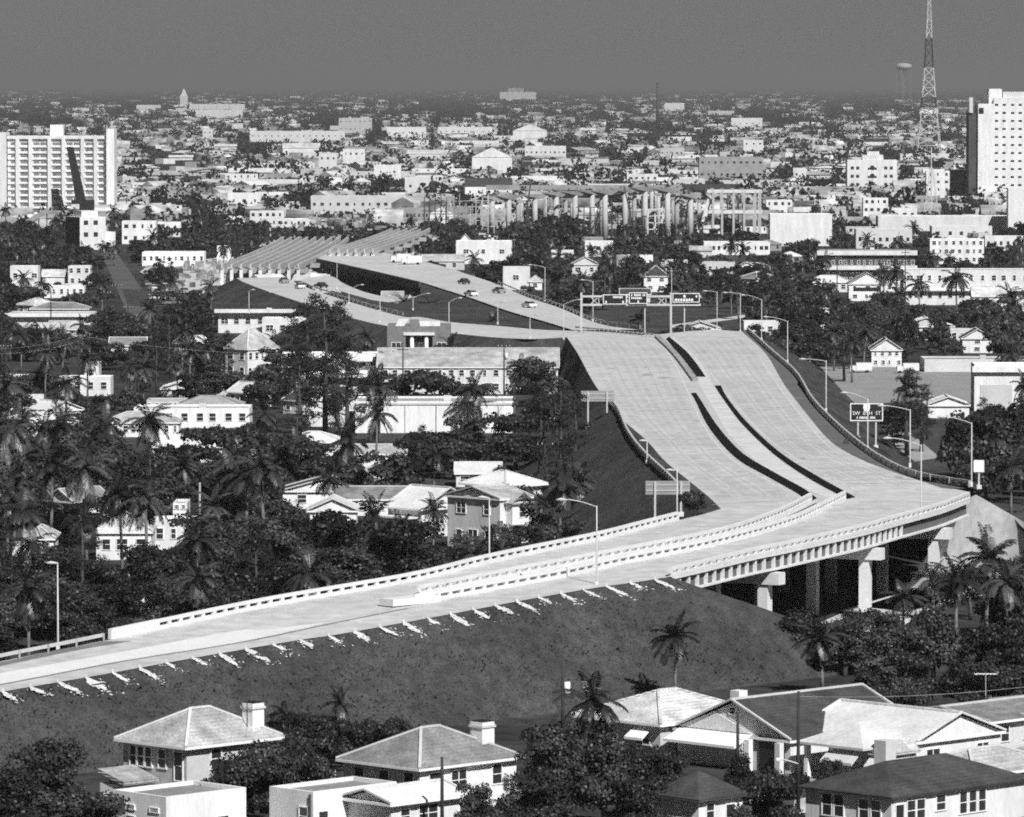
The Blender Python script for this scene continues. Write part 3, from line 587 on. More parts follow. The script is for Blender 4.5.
def house(name, C0, a, b, rot, he, hr, kind, wall='white', roof='roof_white', ov=0.5, wins=(), chim=None, label=None, cat='house', group=None, auto=None, detail=1, ridge=True, plinth=True):
    t = thing(name, C0, rot, label=label, cat=cat, group=group, auto=auto); c, s = math.cos(rot), math.sin(rot)
    HOUSES.append((C0[0]+c*a/2-s*b/2, C0[1]+s*a/2+c*b/2, c, s, a/2+1.5, b/2+1.5))
    if kind == 'F':
        w_ = MB(); pw = 0.25
        w_.prism([(0,0),(a,0),(a,b),(0,b)],-0.5,he-0.35)
        for x0,x1,y0,y1 in ((0,a,0,pw),(0,a,b-pw,b),(0,pw,pw,b-pw),(a-pw,a,pw,b-pw)): w_.box(x0,x1,y0,y1,he-0.35,he)
        w_.build('wall',wall,t); MB().box(pw,a-pw,pw,b-pw,he-0.34,he-0.30).build('roof',roof,t)
        if detail and a > 12 and random.random() < .5:
            MB().box(a*0.55,a*0.55+1.2,b*0.5,b*0.5+1,he-0.3,he+0.5).build('vent_box','light',t)
    else:
        wl_ = MB(); V, fs, r, e = roof_mesh(a,b,he,hr,kind,ov)
        if kind == 'H': wl_.box(0,a,0,b,-0.5,he-0.02)
        else:
            zz = he+(hr-he)*0.97-0.12
            if kind == 'R': wl_.add([(0,0,-.5),(a,0,-.5),(a,b,-.5),(0,b,-.5),(0,0,he),(a,0,he),(a,b,he),(0,b,he),(0,b/2,zz),(a,b/2,zz)],[(0,1,5,4),(1,2,6,9,5),(2,3,7,6),(3,0,4,8,7)])
            else: wl_.add([(0,0,-.5),(a,0,-.5),(a,b,-.5),(0,b,-.5),(0,0,he),(a,0,he),(a,b,he),(0,b,he),(a/2,0,zz),(a/2,b,zz)],[(0,1,5,8,4),(1,2,6,5),(2,3,7,9,6),(3,0,4,7)])
        wl_.build('wall',wall,t); rb = MB().add(V,fs); ro = rb.build('roof',roof,t)
        if detail and ridge:
            rc = MB(); up = Vector((0,0,0.07)); rr = [Vector(q)+up for q in r]; ee = [Vector(q)+up for q in e]
            rc.bar(rr[0],rr[1],0.26,0.16)
            if kind == 'H':
                prs = ((0,0),(3,0),(1,1),(2,1)) if (a >= b) else ((0,0),(1,0),(2,1),(3,1))
                for i, j in prs: rc.bar(ee[i],rr[j],0.24,0.14)
            elif kind == 'R':
                for i, j in ((0,0),(3,0),(1,1),(2,1)): rc.bar(ee[i],rr[j],0.2,0.14)
            else:
                for i, j in ((0,0),(1,0),(2,1),(3,1)): rc.bar(ee[i],rr[j],0.2,0.14)
            rc.build('ridge_cap','light' if roof in ('roof_dark','roof_grey','roof_mid') else roof,ro)
            MB().sweep([Vector(e[0]),Vector(e[1])],-0.0,-0.06,-0.22,-0.02).build('fascia','trim',ro); MB().sweep([Vector(e[3]),Vector(e[0])],-0.0,-0.06,-0.22,-0.02).build('fascia','trim',ro)
    for w_ in wins:                                  # (side, centre, width, height, z centre)
        sd_, cx, ww, hh, z = w_
        if sd_ == 'U': window(t,(cx,-0.0,z),0,ww,hh,detail)
        else: window(t,(0.0,cx,z),-math.pi/2,ww,hh,detail)
    if chim:
        x, y, zt, wd_ = chim; ch = MB().box(x-wd_/2,x+wd_/2,y-wd_/2,y+wd_/2,he-0.5,zt).build('chimney','white',t)
        MB().box(x-wd_/2-.1,x+wd_/2+.1,y-wd_/2-.1,y+wd_/2+.1,zt-0.42,zt-0.24).build('chimney_band','light',ch)
        MB().box(x-wd_/2+.12,x+wd_/2-.12,y-wd_/2+.12,y+wd_/2-.12,zt,zt+0.12).build('flue','black',ch)
    return t
def awning(parent, sd_, c0, c1, z, out=1.3, drop=0.7, m='trim'):
    b = MB(); e = 0.05
    if sd_ == 'U': b.add([(c0,0,z),(c1,0,z),(c1,-out,z-drop),(c0,-out,z-drop),(c0,0,z-e),(c1,0,z-e),(c1,-out,z-drop-.22),(c0,-out,z-drop-.22)],[(0,3,2,1),(3,7,6,2),(4,5,6,7),(0,4,7,3),(1,2,6,5)])
    else: b.add([(0,c0,z),(0,c1,z),(-out,c1,z-drop),(-out,c0,z-drop),(0,c0,z-e),(0,c1,z-e),(-out,c1,z-drop-.22),(-out,c0,z-drop-.22)],[(0,1,2,3),(3,2,6,7),(4,7,6,5),(0,3,7,4),(1,5,6,2)])
    return b.build('awning',m,parent)
def corner(x, y, z, ov=0.5, rot=U45):                 # the wall corner below an eave corner seen at x, y
    p = P(x,y,z); return Vector((p.x-ov*math.cos(rot)+ov*math.sin(rot)*-1*-1*1.0 if False else p.x+ov*(math.cos(rot)-math.sin(rot)), p.y+ov*(math.sin(rot)+math.cos(rot)), 0))
# bottom row, all on the same street grid, 45 degrees to the view
h1 = house('bungalow',corner(892,797,3.0,.4),15.5,8.6,U45,3.0,4.9,'H','white','roof_dark',0.4,[('V',1.5,.9,1.5,1.75),('V',2.7,.9,1.5,1.75),('V',5.2,.9,1.6,1.8),('V',6.4,.9,1.6,1.8),('U',.9,.9,2.1,1.2),('U',2.2,.9,1.5,1.7),('U',3.3,.9,1.5,1.7),('U',5.6,1.0,1.1,2.0),('U',8.2,.8,1.6,1.75),('U',9.3,.8,1.6,1.75),('U',10.4,.8,1.6,1.75)],
      label='white bungalow under a broad black hipped roof, nearest house of the street corner',ridge=False)
MB().box(9.2,10.4,8.6,9.8,0,5.6).build('chimney','light',h1)
h2c = corner(917,742,3.1,0.3)
h2 = house('bungalow',h2c,10.5,12.5,U45,3.1,5.0,'R' if False else 'G','white','roof_white',0.3,[('U',2.0,1.6,1.2,1.7),('U',8.2,1.4,1.2,1.7),('V',9.2,1.2,1.4,1.6),('V',4.6,1.0,1.2,1.6)],
      label='white bungalow with broad white roof, striped awnings and a carport on white posts')
V, fs, _, _ = roof_mesh(7.5,6.2,2.9,4.5,'H',0.5); MB().add([(v[0]-5.0,v[1]+1.4,v[2]) for v in V],fs).build('carport_roof','roof_white',h2)
for q in ((-4.9,7.4),(-4.9,4.6)): MB().box(q[0]-.2,q[0]+.2,q[1]-.2,q[1]+.2,0,2.7).build('carport_post','white',h2)
MB().box(-1.2,-.02,1.6,7.4,0,2.7).build('carport_wall','white',h2)
MB().prism([(-4.2,-0.4),(-0.6,-0.4),(-0.6,1.3),(-4.2,1.3)],0,2.5).build('porch','white',h2); V, fs, _, _ = roof_mesh(3.6,1.7,2.5,3.4,'R',0.3); MB().add([(v[0]-4.2,v[1]-0.4,v[2]) for v in V],fs).build('porch_roof','roof_mid',h2)
MB().add([(-4.2,-.4,2.5),(-4.2,1.3,2.5),(-4.2,.45,3.35)],[(0,2,1)]).build('porch_gable','white',h2)
aw = awning(h2,'V',1.6,5.0,2.5,1.2,0.8,'light'); aw.location = (-4.9,0,0); aw = awning(h2,'V',-.2,1.2,2.2,0.9,0.8,'light'); aw.location = (-4.22,0,0)
h3 = house('gabled_house',corner(791,741,2.8,0.45),15.6,12.6,U45,2.8,5.6,'R','white','roof_dark',0.3,[('V',6.4,.6,.5,4.7),('V',2.2,.9,1.9,1.2)],
      label='dark-roofed gabled house with white scalloped porch awning and chimney stub')
awning(h3,'V',4.2,12.2,2.9,2.2,0.8,'trim'); MB().add([(-.06,4.2,2.95),(-.06,12.4,2.95),(-.06,8.4,4.5),(-.12,4.2,2.95),(-.12,12.4,2.95),(-.12,8.4,4.5)],[(3,5,4),(0,1,2),(0,2,5,3),(2,1,4,5)]).build('gable_panel','white',h3)
for q in (0.2,3.6,4.3): MB().box(-1.1,-0.6,q,q+.55,0,2.6).build('porch_post','white',h3)
MB().box(1.0,2.0,6.6,7.6,4.8,6.2).build('chimney','white',h3)
MB().box(-0.12,-0.03,0.6,3.4,0,2.4).build('garage_opening','black',h3)
h4 = house('tiled_house',corner(660.6,724.5,3.2,.5),11.5,9.4,U45,3.2,5.2,'H','light','roof_lt',0.5,[('V',2.0,1.6,1.1,1.9),('V',6.0,1.3,1.1,1.9)],label='low house under a pale tiled hip roof behind the dark-roofed gabled house')
awning(h4,'V',1.0,3.0,2.7,1.2,.7,'trim')
h5 = house('cottage',corner(699,800,2.9,.4),4.8,4.6,U45,2.9,4.6,'H','white','roof_dark',0.45,[('U',1.2,.8,1.1,1.9),('U',3.4,.9,2.0,1.2)],label='tiny cottage with dark pyramid roof half sunk in the street trees',ridge=False)
h6 = house('hip_roof_house',corner(419.7,769,3.0,.45),10.6,8.6,U45,3.0,5.4,'H','white','roof_grey',0.45,[('V',1.2,1.0,1.5,1.75),('V',4.0,1.0,1.4,1.75),('V',6.8,1.0,1.4,1.75),('U',1.6,1.2,1.9,1.5),('U',4.2,1.6,1.5,1.7),('U',8.4,1.0,1.5,1.8)],chim=(9.0,2.2,5.7,1.35),label='white house with grey pyramid-like hip roof and stout white chimney on its side')
MB().box(10.6,14.2,1.0,6,2.5,2.7).build('porch_roof','light',h6); MB().box(13.6,13.9,1.2,1.5,0,2.5).build('porch_post','white',h6)
MB().box(10.6,15.5,-1.2,-0.95,0,1.0).build('garden_wall','white',h6)
p7 = P(313,792,3.4); h7 = house('flat_roof_house',(p7.x,p7.y,0),8.6,4.8,U45,3.4,3.4,'F','white','roof_flat',0,[('V',1.0,.9,1.3,1.5),('U',1.0,.9,1.3,1.2),('U',6.4,.9,1.4,1.4)],label='white flat-roofed house with a low gabled wing below the pyramid-like hip roof')
MB().box(-.14,0,0.2,0.34,0,3.2).build('drain_pipe','dark',h7)
p7 = P(387,803.5,2.7); wng = house('garden_bungalow',(p7.x+.3,p7.y+.4,0),7.2,4.8,U45,2.7,3.5,'R','white','roof_white',0.5,[('U',1.4,.9,.9,1.6),('U',3.8,1.9,1.3,1.6)],label='low white bungalow with shallow white roof joined to the flat-roofed house')
p8 = P(166,797,3.3); h8 = house('flat_roof_house',(p8.x,p8.y,0),8.0,6.0,U45,3.3,3.3,'F','white','roof_flat',0,[('V',1.2,.9,1.2,.9),('V',4.0,.9,1.2,.9),('V',4.0,.9,.25,2.2),('V',1.3,.9,.25,2.2),('U',5.6,1.1,.9,.9),('U',1.8,1.0,.9,.7)],label='white flat-roofed box house below the tall hip-roofed house with brick vent slots')
h9 = house('hip_roof_house',corner(186,747.5,5.2,.5),9.4,7.4,U45,5.2,7.5,'H','light','roof_mid',0.5,[('V',6.2,.7,1.5,4.0),('V',5.3,.7,1.5,4.0),('V',4.4,.7,1.5,4.0),('V',2.8,.8,1.4,4.0),('V',.9,.9,2.2,3.6),('U',3.0,1,1.5,4.0),('U',6.8,1,1.5,4.0)],chim=(8.2,1.4,7.8,1.2),label='tall two-storey house with grey hip roof and white chimney against the grass embankment')
MB().tube([(7.2,1.0,6),(7.2,1.0,10.2)],0.04,5).build('aerial','steel_dk',h9)
p9 = P(128,786,2.3); MB().add([(0,0,2.5),(3.6,0,2.5),(3.6,3,3.3),(0,3,3.3),(0,0,2.2),(3.6,0,2.2),(3.6,3,3.0),(0,3,3.0)],[(0,1,2,3),(4,7,6,5),(0,4,5,1),(1,5,6,2),(2,6,7,3),(3,7,4,0)]).build('lean_to_roof','roof_mid',h9,loc=(-3.8,3,0)); MB().box(0.2,3.5,0.3,3,0,2.2).build('lean_to_wall','white',h9,loc=(-3.8,3,0))
for a in ((975,776,10,6.5,2.9,4.3,'H','white','roof_mid','low house under a mottled grey hip roof behind the black-hipped bungalow'),(1062,770,12,9,2.9,4.4,'H','white','roof_mid','white house with grey hip roof cut by the frame edge'),(990,722,12,10,2.8,3.6,'R','light','roof_grey','low grey-roofed house beyond the white carport bungalow'),(1040,716,10,9,3.0,3.0,'F','white','roof_white','flat white roof beyond the carport bungalow under the black trees')):
    house('bungalow',corner(a[0],a[1],a[4]),a[2],a[3],U45,a[4],a[5],a[6],a[7],a[8],0.5,[('U',2,1,1.3,1.6),('U',5,1,1.3,1.6),('V',2,1,1.3,1.6)],label=a[9])
structure(patch('driveway',[P(790,772),P(830,762),P(842,770),P(800,786)],0.03,'conc_grey',6,flat=0.0)); structure(patch('driveway',[P(795,800),P(818,795),P(812,812),P(790,815)],0.03,'sand',6,flat=0.0))
structure(patch('street',[P(640,817),P(800,770),P(850,782),P(720,850)],0.015,'asphalt',8,flat=0.0))
structure(patch('yard_paving',[P(440,800),P(470,785),P(530,792),P(500,812)],0.03,'conc_rail',6,flat=0.0))
for r_ in ((114,742,250,770,436),(343,727,519,775,426),(602,695,690,735,455),(680,690,870,750,446),(690,775,735,815,415),(807,712,1000,775,445),(810,752,1024,815,410),(270,770,440,815,418),(114,790,240,815,415),(236,704,256,728,436),(950,730,1024,765,430)): protect_rect(*r_)
# ------------------------------------------------------------------ landmark buildings, seen frontally
LM = []                                              # (phrase, x0, y0, x1, y1)
W_ = {'w':'white','l':'light','g':'grey','d':'dark','k':'black','b':'brick'}
R_ = {'w':'roof_white','l':'roof_lt','m':'roof_mid','g':'roof_grey','d':'roof_dark','f':'roof_flat'}
def bld(x0, yt, x1, yb, kind, wall, roof, desc=None, label=None, lm=None, win=None, name='house', cat=None, dep=None, rot=0, eave=0.62, prot=True, hide=1.0, ov=0.25):
    d = gd(yb); s = sc(d); a = (x1-x0)/s; h = (yb-yt)/s; b = dep or min(14, max(7, a*0.55))
    if rot: a2 = a*0.75; b = a*0.6; p = at(x0+(x1-x0)*0.44,d)
    else: a2 = a; p = at(x0,d)
    he = h if kind == 'F' else h*eave
    wins = []
    if win:
        nx, nz = win; st = he/nz
        for i in range(nx):
            for k in range(nz): wins.append(('U',a2*(i+0.5)/nx+random.uniform(-.25,.25),min(1.15,a2/nx*0.42)*random.choice((1,1,1,.6,1.3)),min(1.25,st*0.42),st*(k+0.55)))
            if rot and i < 2:
                for k in range(nz): wins.append(('V',b*(i+0.5)/2,min(1.4,b*0.2),min(1.4,st*0.5),st*(k+0.55)))
    t = house(name,(p.x,p.y,0),a2,b,rot,he,h,kind,W_[wall],R_[roof],ov,wins,label=label,cat=cat or name.split('_')[-1],auto=None if label else (desc,(x0+x1)/2,yb),detail=1 if s > 3.2 else 0)
    if prot: protect_rect(x0,yt,x1,yt+(yb-yt)*hide,d)
    if lm: LM.append((lm,x0,yt,x1,yb))
    return t, a2, b, s
HSE = 'house'
B = [ # x0,yt,x1,yb,kind,wall,roof,desc,label,lm,win
(10,266,38,287,'F','w','f','white flat-roofed house',None,None,(3,1)),(42,270,64,286,'R','w','l','white gabled house',None,None,None),(68,266,90,286,'F','w','f','white boxy house',None,None,(3,2)),
(38,286,84,298,'F','w','f','long low white building',None,None,None),(8,313,93,328,'F','l','f',None,'long low pale building with wide white fascia and dark hip behind','long pale fascia building',None),(30,303,88,318,'H','g','g','grey hip-roofed house',None,None,None),
(58,377,110,396,'F','w','w',None,'white flat-roofed house with a small rooftop box and shady palms','white house with rooftop box',(4,1)),(84,363,98,384,'F','w','f','small white stair tower',None,None,(1,1)),
(0,376,25,386,'F','l','w','pale flat-roofed house',None,None,None),(10,396,40,412,'R','w','w','white roofed house',None,None,None),(161,383,193,397,'G','w','w',None,'small white gabled house at the end of the street canyon','small white gabled house',None),
(196,379,240,396,'H','l','m','grey hip-roofed house',None,None,None),(226,383,271,408,'G','w','w',None,'white house with a wide bright gable roof facing the street trees','wide bright gable',(3,1)),
(133,408,249,428,'F','w','f',None,'long low white flat-roofed house with dark slots of windows','long low slotted house',(8,1)),(103,413,178,437,'H','w','m',None,'grey hip-roofed pavilion above white porch posts','grey pavilion roof',(9,1)),(146,400,185,413,'F','l','f','pale flat-roofed house',None,None,None),
(218,311,304,333,'F','w','w',None,'white flat-roofed motel with a broad pale roof edge','white flat motel',(7,1)),(262,318,319,340,'F','w','w','white flat-roofed wing',None,None,(4,1)),
(223,330,278,380,'H','w','m',None,'white two-storey house with grey hip roof among dark trees','white two-storey hip house',(5,2)),(281,354,380,391,'F','w','w',None,'white two-storey apartment block with long balcony bands','banded white apartments',(8,2)),
(378,350,558,394,'R','w','m',None,'long apartment wing under one pale tiled roof beside the dark road wall','long tiled wing',(16,2)),
(355,401,515,433,'F','w','f',None,'long blank white wall of a flat-roofed warehouse','blank white warehouse',None),
(284,433,342,456,'H','w','w','white hip-roofed house',None,None,(3,1)),(356,446,405,466,'R','w','m','pale gabled house',None,None,(3,1)),(330,472,380,492,'G','w','w',None,'white house with low gable roof behind the great dark tree','low white gable',(2,1)),(365,464,393,482,'G','w','w','white gabled house',None,None,None),
(308,499,356,529,'G','w','w','white gabled house',None,None,(2,1)),(456,464,500,487,'R','w','w','low white house',None,None,(3,1)),
(95,514,150,560,'H','w','l',None,'white house with bright pyramid roof deep among the trees','bright pyramid-roofed house',(3,1)),(150,520,197,550,'F','w','w','white flat-roofed house',None,None,(3,1)),(172,503,186,536,'F','w','f','white stair tower',None,None,None),
(10,546,40,574,'F','w','f','white boxy house',None,None,(2,1)),(0,490,22,509,'R','l','m','pale gabled house',None,None,None),(22,528,52,555,'H','w','m','white hip-roofed house',None,None,(2,1)),(124,602,158,615,'H','g','m','low grey hip-roofed shed',None,None,None),
# right side
(872,339,902,367,'G','w','d',None,'white two-storey house with small upstairs windows behind the gravel lot','white two-storey lot house',(4,2)),(963,329,993,353,'G','w','d',None,'bright white gabled house with a single attic window','bright attic-window gable',(1,2)),
(975,364,1040,411,'F','w','w',None,'big white commercial building with a wide roof overhang beside the gravel lot','white overhang building',None),(925,359,1030,372,'F','l','f',None,'long pale boundary building behind the gravel lot','pale boundary building',None),
(929,397,970,418,'G','w','w','white gabled house',None,None,None),(819,250,915,284,'F','d','w',None,'two-storey office with dark window bands between white slab edges','dark-banded office',None),
(849,273,886,301,'G','w','d',None,'white gabled cottage with a dark porch behind tall palms','white gabled cottage',(3,2)),(904,270,1030,305,'F','w','f',None,'long white two-storey motel with rows of windows beside palms','long white motel',(12,2)),(973,287,1007,311,'R','w','l','white roofed house',None,None,None),
(930,239,984,264,'F','w','f',None,'white three-storey block with square windows in front of the hotel','square-windowed block',(8,3)),(932,226,992,242,'F','w','f','white flat-roofed block',None,None,(5,1)),(856,229,912,252,'F','l','f','pale flat-roofed block',None,None,(8,1)),
(863,198,888,222,'F','w','f','white boxy building',None,None,None),(892,208,917,222,'F','w','d','white dark-roofed building',None,None,(3,1)),(878,216,1030,231,'F','w','w',None,'long white terrace roof at the foot of the hotel tower','long hotel terrace',None),
(770,214,832,246,'F','w','w',None,'blank white billboard-like wall of a theatre block','blank white theatre wall',None),(766,200,792,216,'F','w','f','white boxy building',None,None,None),
(926,171,950,201,'F','w','f',None,'slim white five-storey block beside the dark tower flank','slim white block',(3,4)),(904,196,940,206,'F','g','f','grey flat-roofed building',None,None,None),(828,184,846,190,'F','w','f','white low building',None,None,None),
(793,168,806,182,'F','w','f','white boxy building',None,None,None),(810,254,826,262,'F','w','f','small white building',None,None,None),(985,236,1024,252,'F','w','f','white flat-roofed block',None,None,(6,1)),
(1008,188,1030,232,'F','w','w',None,'bright white annexe block in front of the hotel tower','hotel annexe',None),
# middle
(456,241,512,264,'F','w','w',None,'white boxy house with a tall gabled end beside the upper road','white roadside house',(3,1)),(456,234,474,262,'G','w','w','white gabled house end',None,None,None),(503,267,530,290,'F','w','f',None,'white house with a round dark window beside the upper road guardrail','round-windowed house',(1,1)),
(552,250,573,260,'R','w','w','white roofed house',None,None,None),(572,257,598,276,'G','w','g','white gabled house',None,None,(2,1)),(585,241,613,257,'F','w','f','white flat-roofed house',None,None,(3,1)),(644,266,668,292,'H','w','d',None,'white two-storey house with dark hip roof behind the sign gantry','house behind the gantry',(2,2)),
(529,276,542,290,'H','w','l','tiny pale hut',None,None,(1,1)),(700,262,735,276,'F','l','f','pale low building',None,None,(5,1)),(704,242,770,255,'F','w','f',None,'low white slab building in front of the open concrete frame','low white slab',None),(690,246,712,258,'R','l','m','pale roofed house',None,None,None),
(465,178,512,199,'R','w','d',None,'dark-roofed white hall left of the first viaduct piers','dark-roofed white hall',(5,1)),(472,147,512,173,'G','w','w',None,'white gabled hall with a broad bright end wall','white gabled hall',None),(513,124,547,141,'G','w','w',None,'large bright white gabled hangar rising above the far roofs','bright far hangar',None),
(525,146,566,160,'F','w','f','white long building',None,None,(9,1)),(699,157,763,181,'F','g','d',None,'grey three-storey building with dark flat roof and window rows','grey windowed building',(10,2)),(627,174,658,183,'F','w','f','white flat building',None,None,None),
(731,118,762,130,'F','w','f','white long building',None,None,None),(660,148,684,159,'F','l','f','pale building',None,None,(5,1)),(743,140,763,157,'F','w','f','white boxy building',None,None,None),(664,103,684,113,'F','w','f','white building',None,None,None),
(250,131,345,142,'F','w','f',None,'long white row building on the hazy plain','long hazy white row',None),(339,118,372,133,'F','l','f',None,'pale three-storey block with ragged roofline on the hazy plain','ragged pale block',(7,2)),(387,127,426,140,'F','w','f','white long building',None,None,None),(438,127,492,137,'F','w','f','white long building',None,None,None),
(407,150,449,160,'R','w','l','white long-roofed building',None,None,None),(319,154,337,173,'F','w','f',None,'white cube building with one shaded side','white cube building',None),(343,149,365,170,'F','w','f','white columned building',None,None,(4,2)),(374,165,401,180,'F','w','f','white boxy building',None,None,(2,1)),
(405,177,429,197,'F','w','f',None,'white arched pavilion with dark doorway in front of far roofs','white arched pavilion',(2,1)),(283,143,320,156,'R','w','l','white roofed building',None,None,None),(311,196,406,214,'F','l','f',None,'long pale arcade with upright bays behind the girder fans','long pale arcade',(12,1)),(397,208,429,224,'F','g','f','grey louvred building',None,None,(8,1)),
(430,206,454,225,'G','w','w',None,'small bright white gabled house beside the last viaduct bent','bright small gable',(2,1)),(250,211,284,227,'F','w','w','white low building',None,None,None),(283,219,345,228,'F','w','w','long white beam-like building',None,None,None),
(108,202,147,213,'F','w','f','white low building',None,None,(4,1)),(122,221,156,244,'F','w','f',None,'white two-storey house with dark windows right of the block with crane','white house by the crane',(4,2)),(142,252,204,266,'F','w','f',None,'white low building with a double flat roof beside the sand lot','double flat roof',None),(228,193,261,210,'F','w','f','white flat building',None,None,(3,1)),
(217,246,230,262,'F','w','f','small white hut',None,None,(1,1)),(203,129,213,145,'F','w','f','white slim block',None,None,None),(190,104,245,112,'F','w','f',None,'far white institution with stepped roofs','far white institution',None),(196,110,243,120,'F','w','f','far white long block',None,None,None),(137,105,161,113,'F','w','f','far white building',None,None,None),
(500,92,536,101,'F','w','f',None,'far white cluster crowned by a small block near the horizon','far white cluster',None),(508,88,524,96,'F','w','f','far white block',None,None,None),(376,251,389,264,'F','w','w',None,'white cubic site hut beside the unfinished girders','white site hut',None),
(376,300,386,312,'F','d','d','dark hut',None,None,None)]
ROT = ('white two-storey house with grey hip','white house with a wide bright')
for r_ in B[:-1]:
    r_ = list(r_)
    if r_[10] is None and r_[4] == 'F' and not any(q in (r_[8] or '') for q in ('blank','overhang','boundary','fascia','terrace','bright white annexe')) and r_[0] > -1: r_[10] = (int(max(2,(r_[2]-r_[0])/6)),max(1,int((r_[3]-r_[1])/7.5)))
    d_ = gd(r_[3]); nm = 'apartment_block' if r_[10] and r_[10][0] > 6 else ('house' if sc(d_) > 2.6 else 'building')
    bld(r_[0],r_[1],r_[2],r_[3],r_[4],r_[5],r_[6],desc=r_[7],label=r_[8],lm=r_[9],win=r_[10],rot=U45 if (r_[8] or '').startswith(ROT) else 0,hide=.85 if r_[8] else .6,name=nm,cat=nm.replace('_',' '))
# details on some of them
def find(lbl): return next(o for o in C.objects if o.get('label','').startswith(lbl))
o = find('two-storey office'); s_ = sc(o.location.y)
for z0, z1, m_ in ((0,0.8,'white'),(4.0,5.2,'white'),(8.1,9.4,'white')): MB().box(-.6,96/s_+.6,-0.9,-0.02,z0,z1).build('slab_edge',m_,o)
for i in range(5): MB().box(96/s_*(i+.08)/5,96/s_*(i+.92)/5,-0.06,-0.01,0.9,3.9).build('window','glass',o)
o = find('white two-storey apartment'); s_ = sc(o.location.y)
for z in (0.2,3.2): MB().box(30/s_,99/s_,-1.6,-0.02,z+2.3,z+3.0).build('balcony','white',o)
MB().box(-.5,99.5/s_,-1.2,-0.02,5.9,6.3).build('roof_edge','white',o)
o = find('long low pale building'); s_ = sc(o.location.y); MB().box(-.8,85/s_+.8,-1.2,-0.02,2.6,3.4).build('fascia','white',o)
o = find('white flat-roofed motel'); s_ = sc(o.location.y); MB().box(-.8,86/s_+.8,-1.4,-0.02,4.6,5.4).build('roof_edge','white',o)
o = find('big white commercial'); s_ = sc(o.location.y); MB().box(-.4,70/s_,-.7,-0.02,6.7,7.7).build('overhang','white',o); MB().box(1.0,6.5,-0.08,-0.01,0.5,4.5).build('door','light',o)
o = find('white gabled cottage'); MB().box(1.2,8.3,-0.1,-0.02,2.6,3.5).build('porch_opening','black',o)
o = find('long white two-storey motel'); s_ = sc(o.location.y); MB().box(-.3,126/s_,-1.2,-0.02,3.6,3.95).build('gallery','white',o)
o = find('long blank white wall'); s_ = sc(o.location.y); MB().box(0,160/s_,-.15,-0.02,4.55,4.85).build('cornice','light',o)
for i in range(4): MB().tube([(8+i*5,-.1,0),(8+i*5,-.1,4.6)],.06,5).build('drain_pipe','grey',o)
# white shaded two-storey house (corner house, on the 45 degree grid)
pc = P(500,552,0); hm_ = house('villa',(pc.x,pc.y,0),5.2,9.0,U45,6.4,7.6,'R','white','roof_mid',0.25,[('V',6.6,1.5,1.2,5.0),('V',2.2,1.0,1.2,5.0),('V',7.0,.9,1.6,1.5),('V',4.6,1.5,1.8,1.5),('V',2.0,1.0,1.8,1.5),('U',1.6,1.0,1.9,1.3),('U',3.4,1.0,1.9,1.3)],label='white two-storey villa with shaded front, small gabled bay and balcony beside the near road')
MB().prism([(0.9,-1.2),(4.3,-1.2),(4.3,0),(0.9,0)],0,5.9).build('bay','white',hm_); V, fs, _, _ = roof_mesh(3.4,1.3,5.9,7.1,'G',0.3); MB().add([(v[0]+.9,v[1]-1.2,v[2]) for v in V],fs).build('bay_roof','roof_mid',hm_); window(hm_,(2.6,-1.2,4.8),0,1.1,1.3)
MB().box(0.3,3.6,-2.4,-1.22,3.1,3.3).build('balcony','grey',hm_); LM.append(('shaded white villa',452,495,530,552)); protect_rect(440,494,530,546,pc.y)
pw_ = P(405,540,0); vw = house('villa_wing',(pw_.x+2,pw_.y+3,0),9.0,6.0,U45,3.6,6.0,'G','white','roof_white',.5,[('U',3.0,1.4,1.2,2.2)],label='bright white roofed wing with a carport beside the two-storey villa',cat='house'); protect_rect(402,490,450,540,pw_.y)
MB().box(-2.2,0,0.4,5.4,2.4,2.6).build('carport_roof','white',vw)
for k in (0.6,5.2): MB().box(-2.1,-1.9,k,k+.2,0,2.4).build('carport_post','white',vw)
pr_ = P(506,528,0); house('house',(pr_.x,pr_.y+10,0),6.5,7.5,U45,4.6,6.2,'H','white','roof_white',.6,[('U',2,1,1.2,2.5),('U',6,1,1.2,2.5)],label='white hip-roofed house rising just behind the two-storey villa')
protect_rect(474,482,534,505,pr_.y)
# brick hall with columns
YB = 381; d = gd(YB); s_ = sc(d); a = (450-387)/s_; p = at(387,d); hall = thing('brick_hall',(p.x,p.y,0),label='grey brick temple-fronted hall with two white columns and stepped white parapet',cat='hall'); hh = (YB-326)/s_; LM.append(('brick temple hall',387,320,450,355)); protect_rect(387,319,450,354,d); HOUSES.append((p.x+a/2,p.y+7,1,0,a/2+1,8))
c0, c1 = (405.5-387)/s_, (432.5-387)/s_
MB().box(0,c0,0,14,0,hh).box(c1,a,0,14,0,hh).box(c0,c1,2.2,14,0,hh).box(c0,c1,0,2.2,(YB-335)/s_,hh).build('wall','brick',hall)
MB().add([(1.6,.3,hh),(a*.27,.3,hh),(a*.34,.3,hh+1.3),(a*.18,.3,hh+1.3),(1.6,2,hh),(a*.27,2,hh),(a*.34,2,hh+1.3),(a*.18,2,hh+1.3)],[(0,1,2,3),(4,7,6,5),(3,2,6,7),(0,4,5,1),(1,5,6,2),(0,3,7,4)]).build('parapet','white',hall)
MB().box(a*.52,a*.84,.3,1.6,hh,hh+0.9).build('parapet','white',hall); MB().prism([(a*.36,0),(a*.5,0),(a*.5,2),(a*.36,2)],hh,hh+1.2).build('gable','brick',hall)
MB().box(c0-.4,c1+.4,-0.25,-0.02,(YB-335.2)/s_,(YB-332.2)/s_).build('lintel','white',hall)
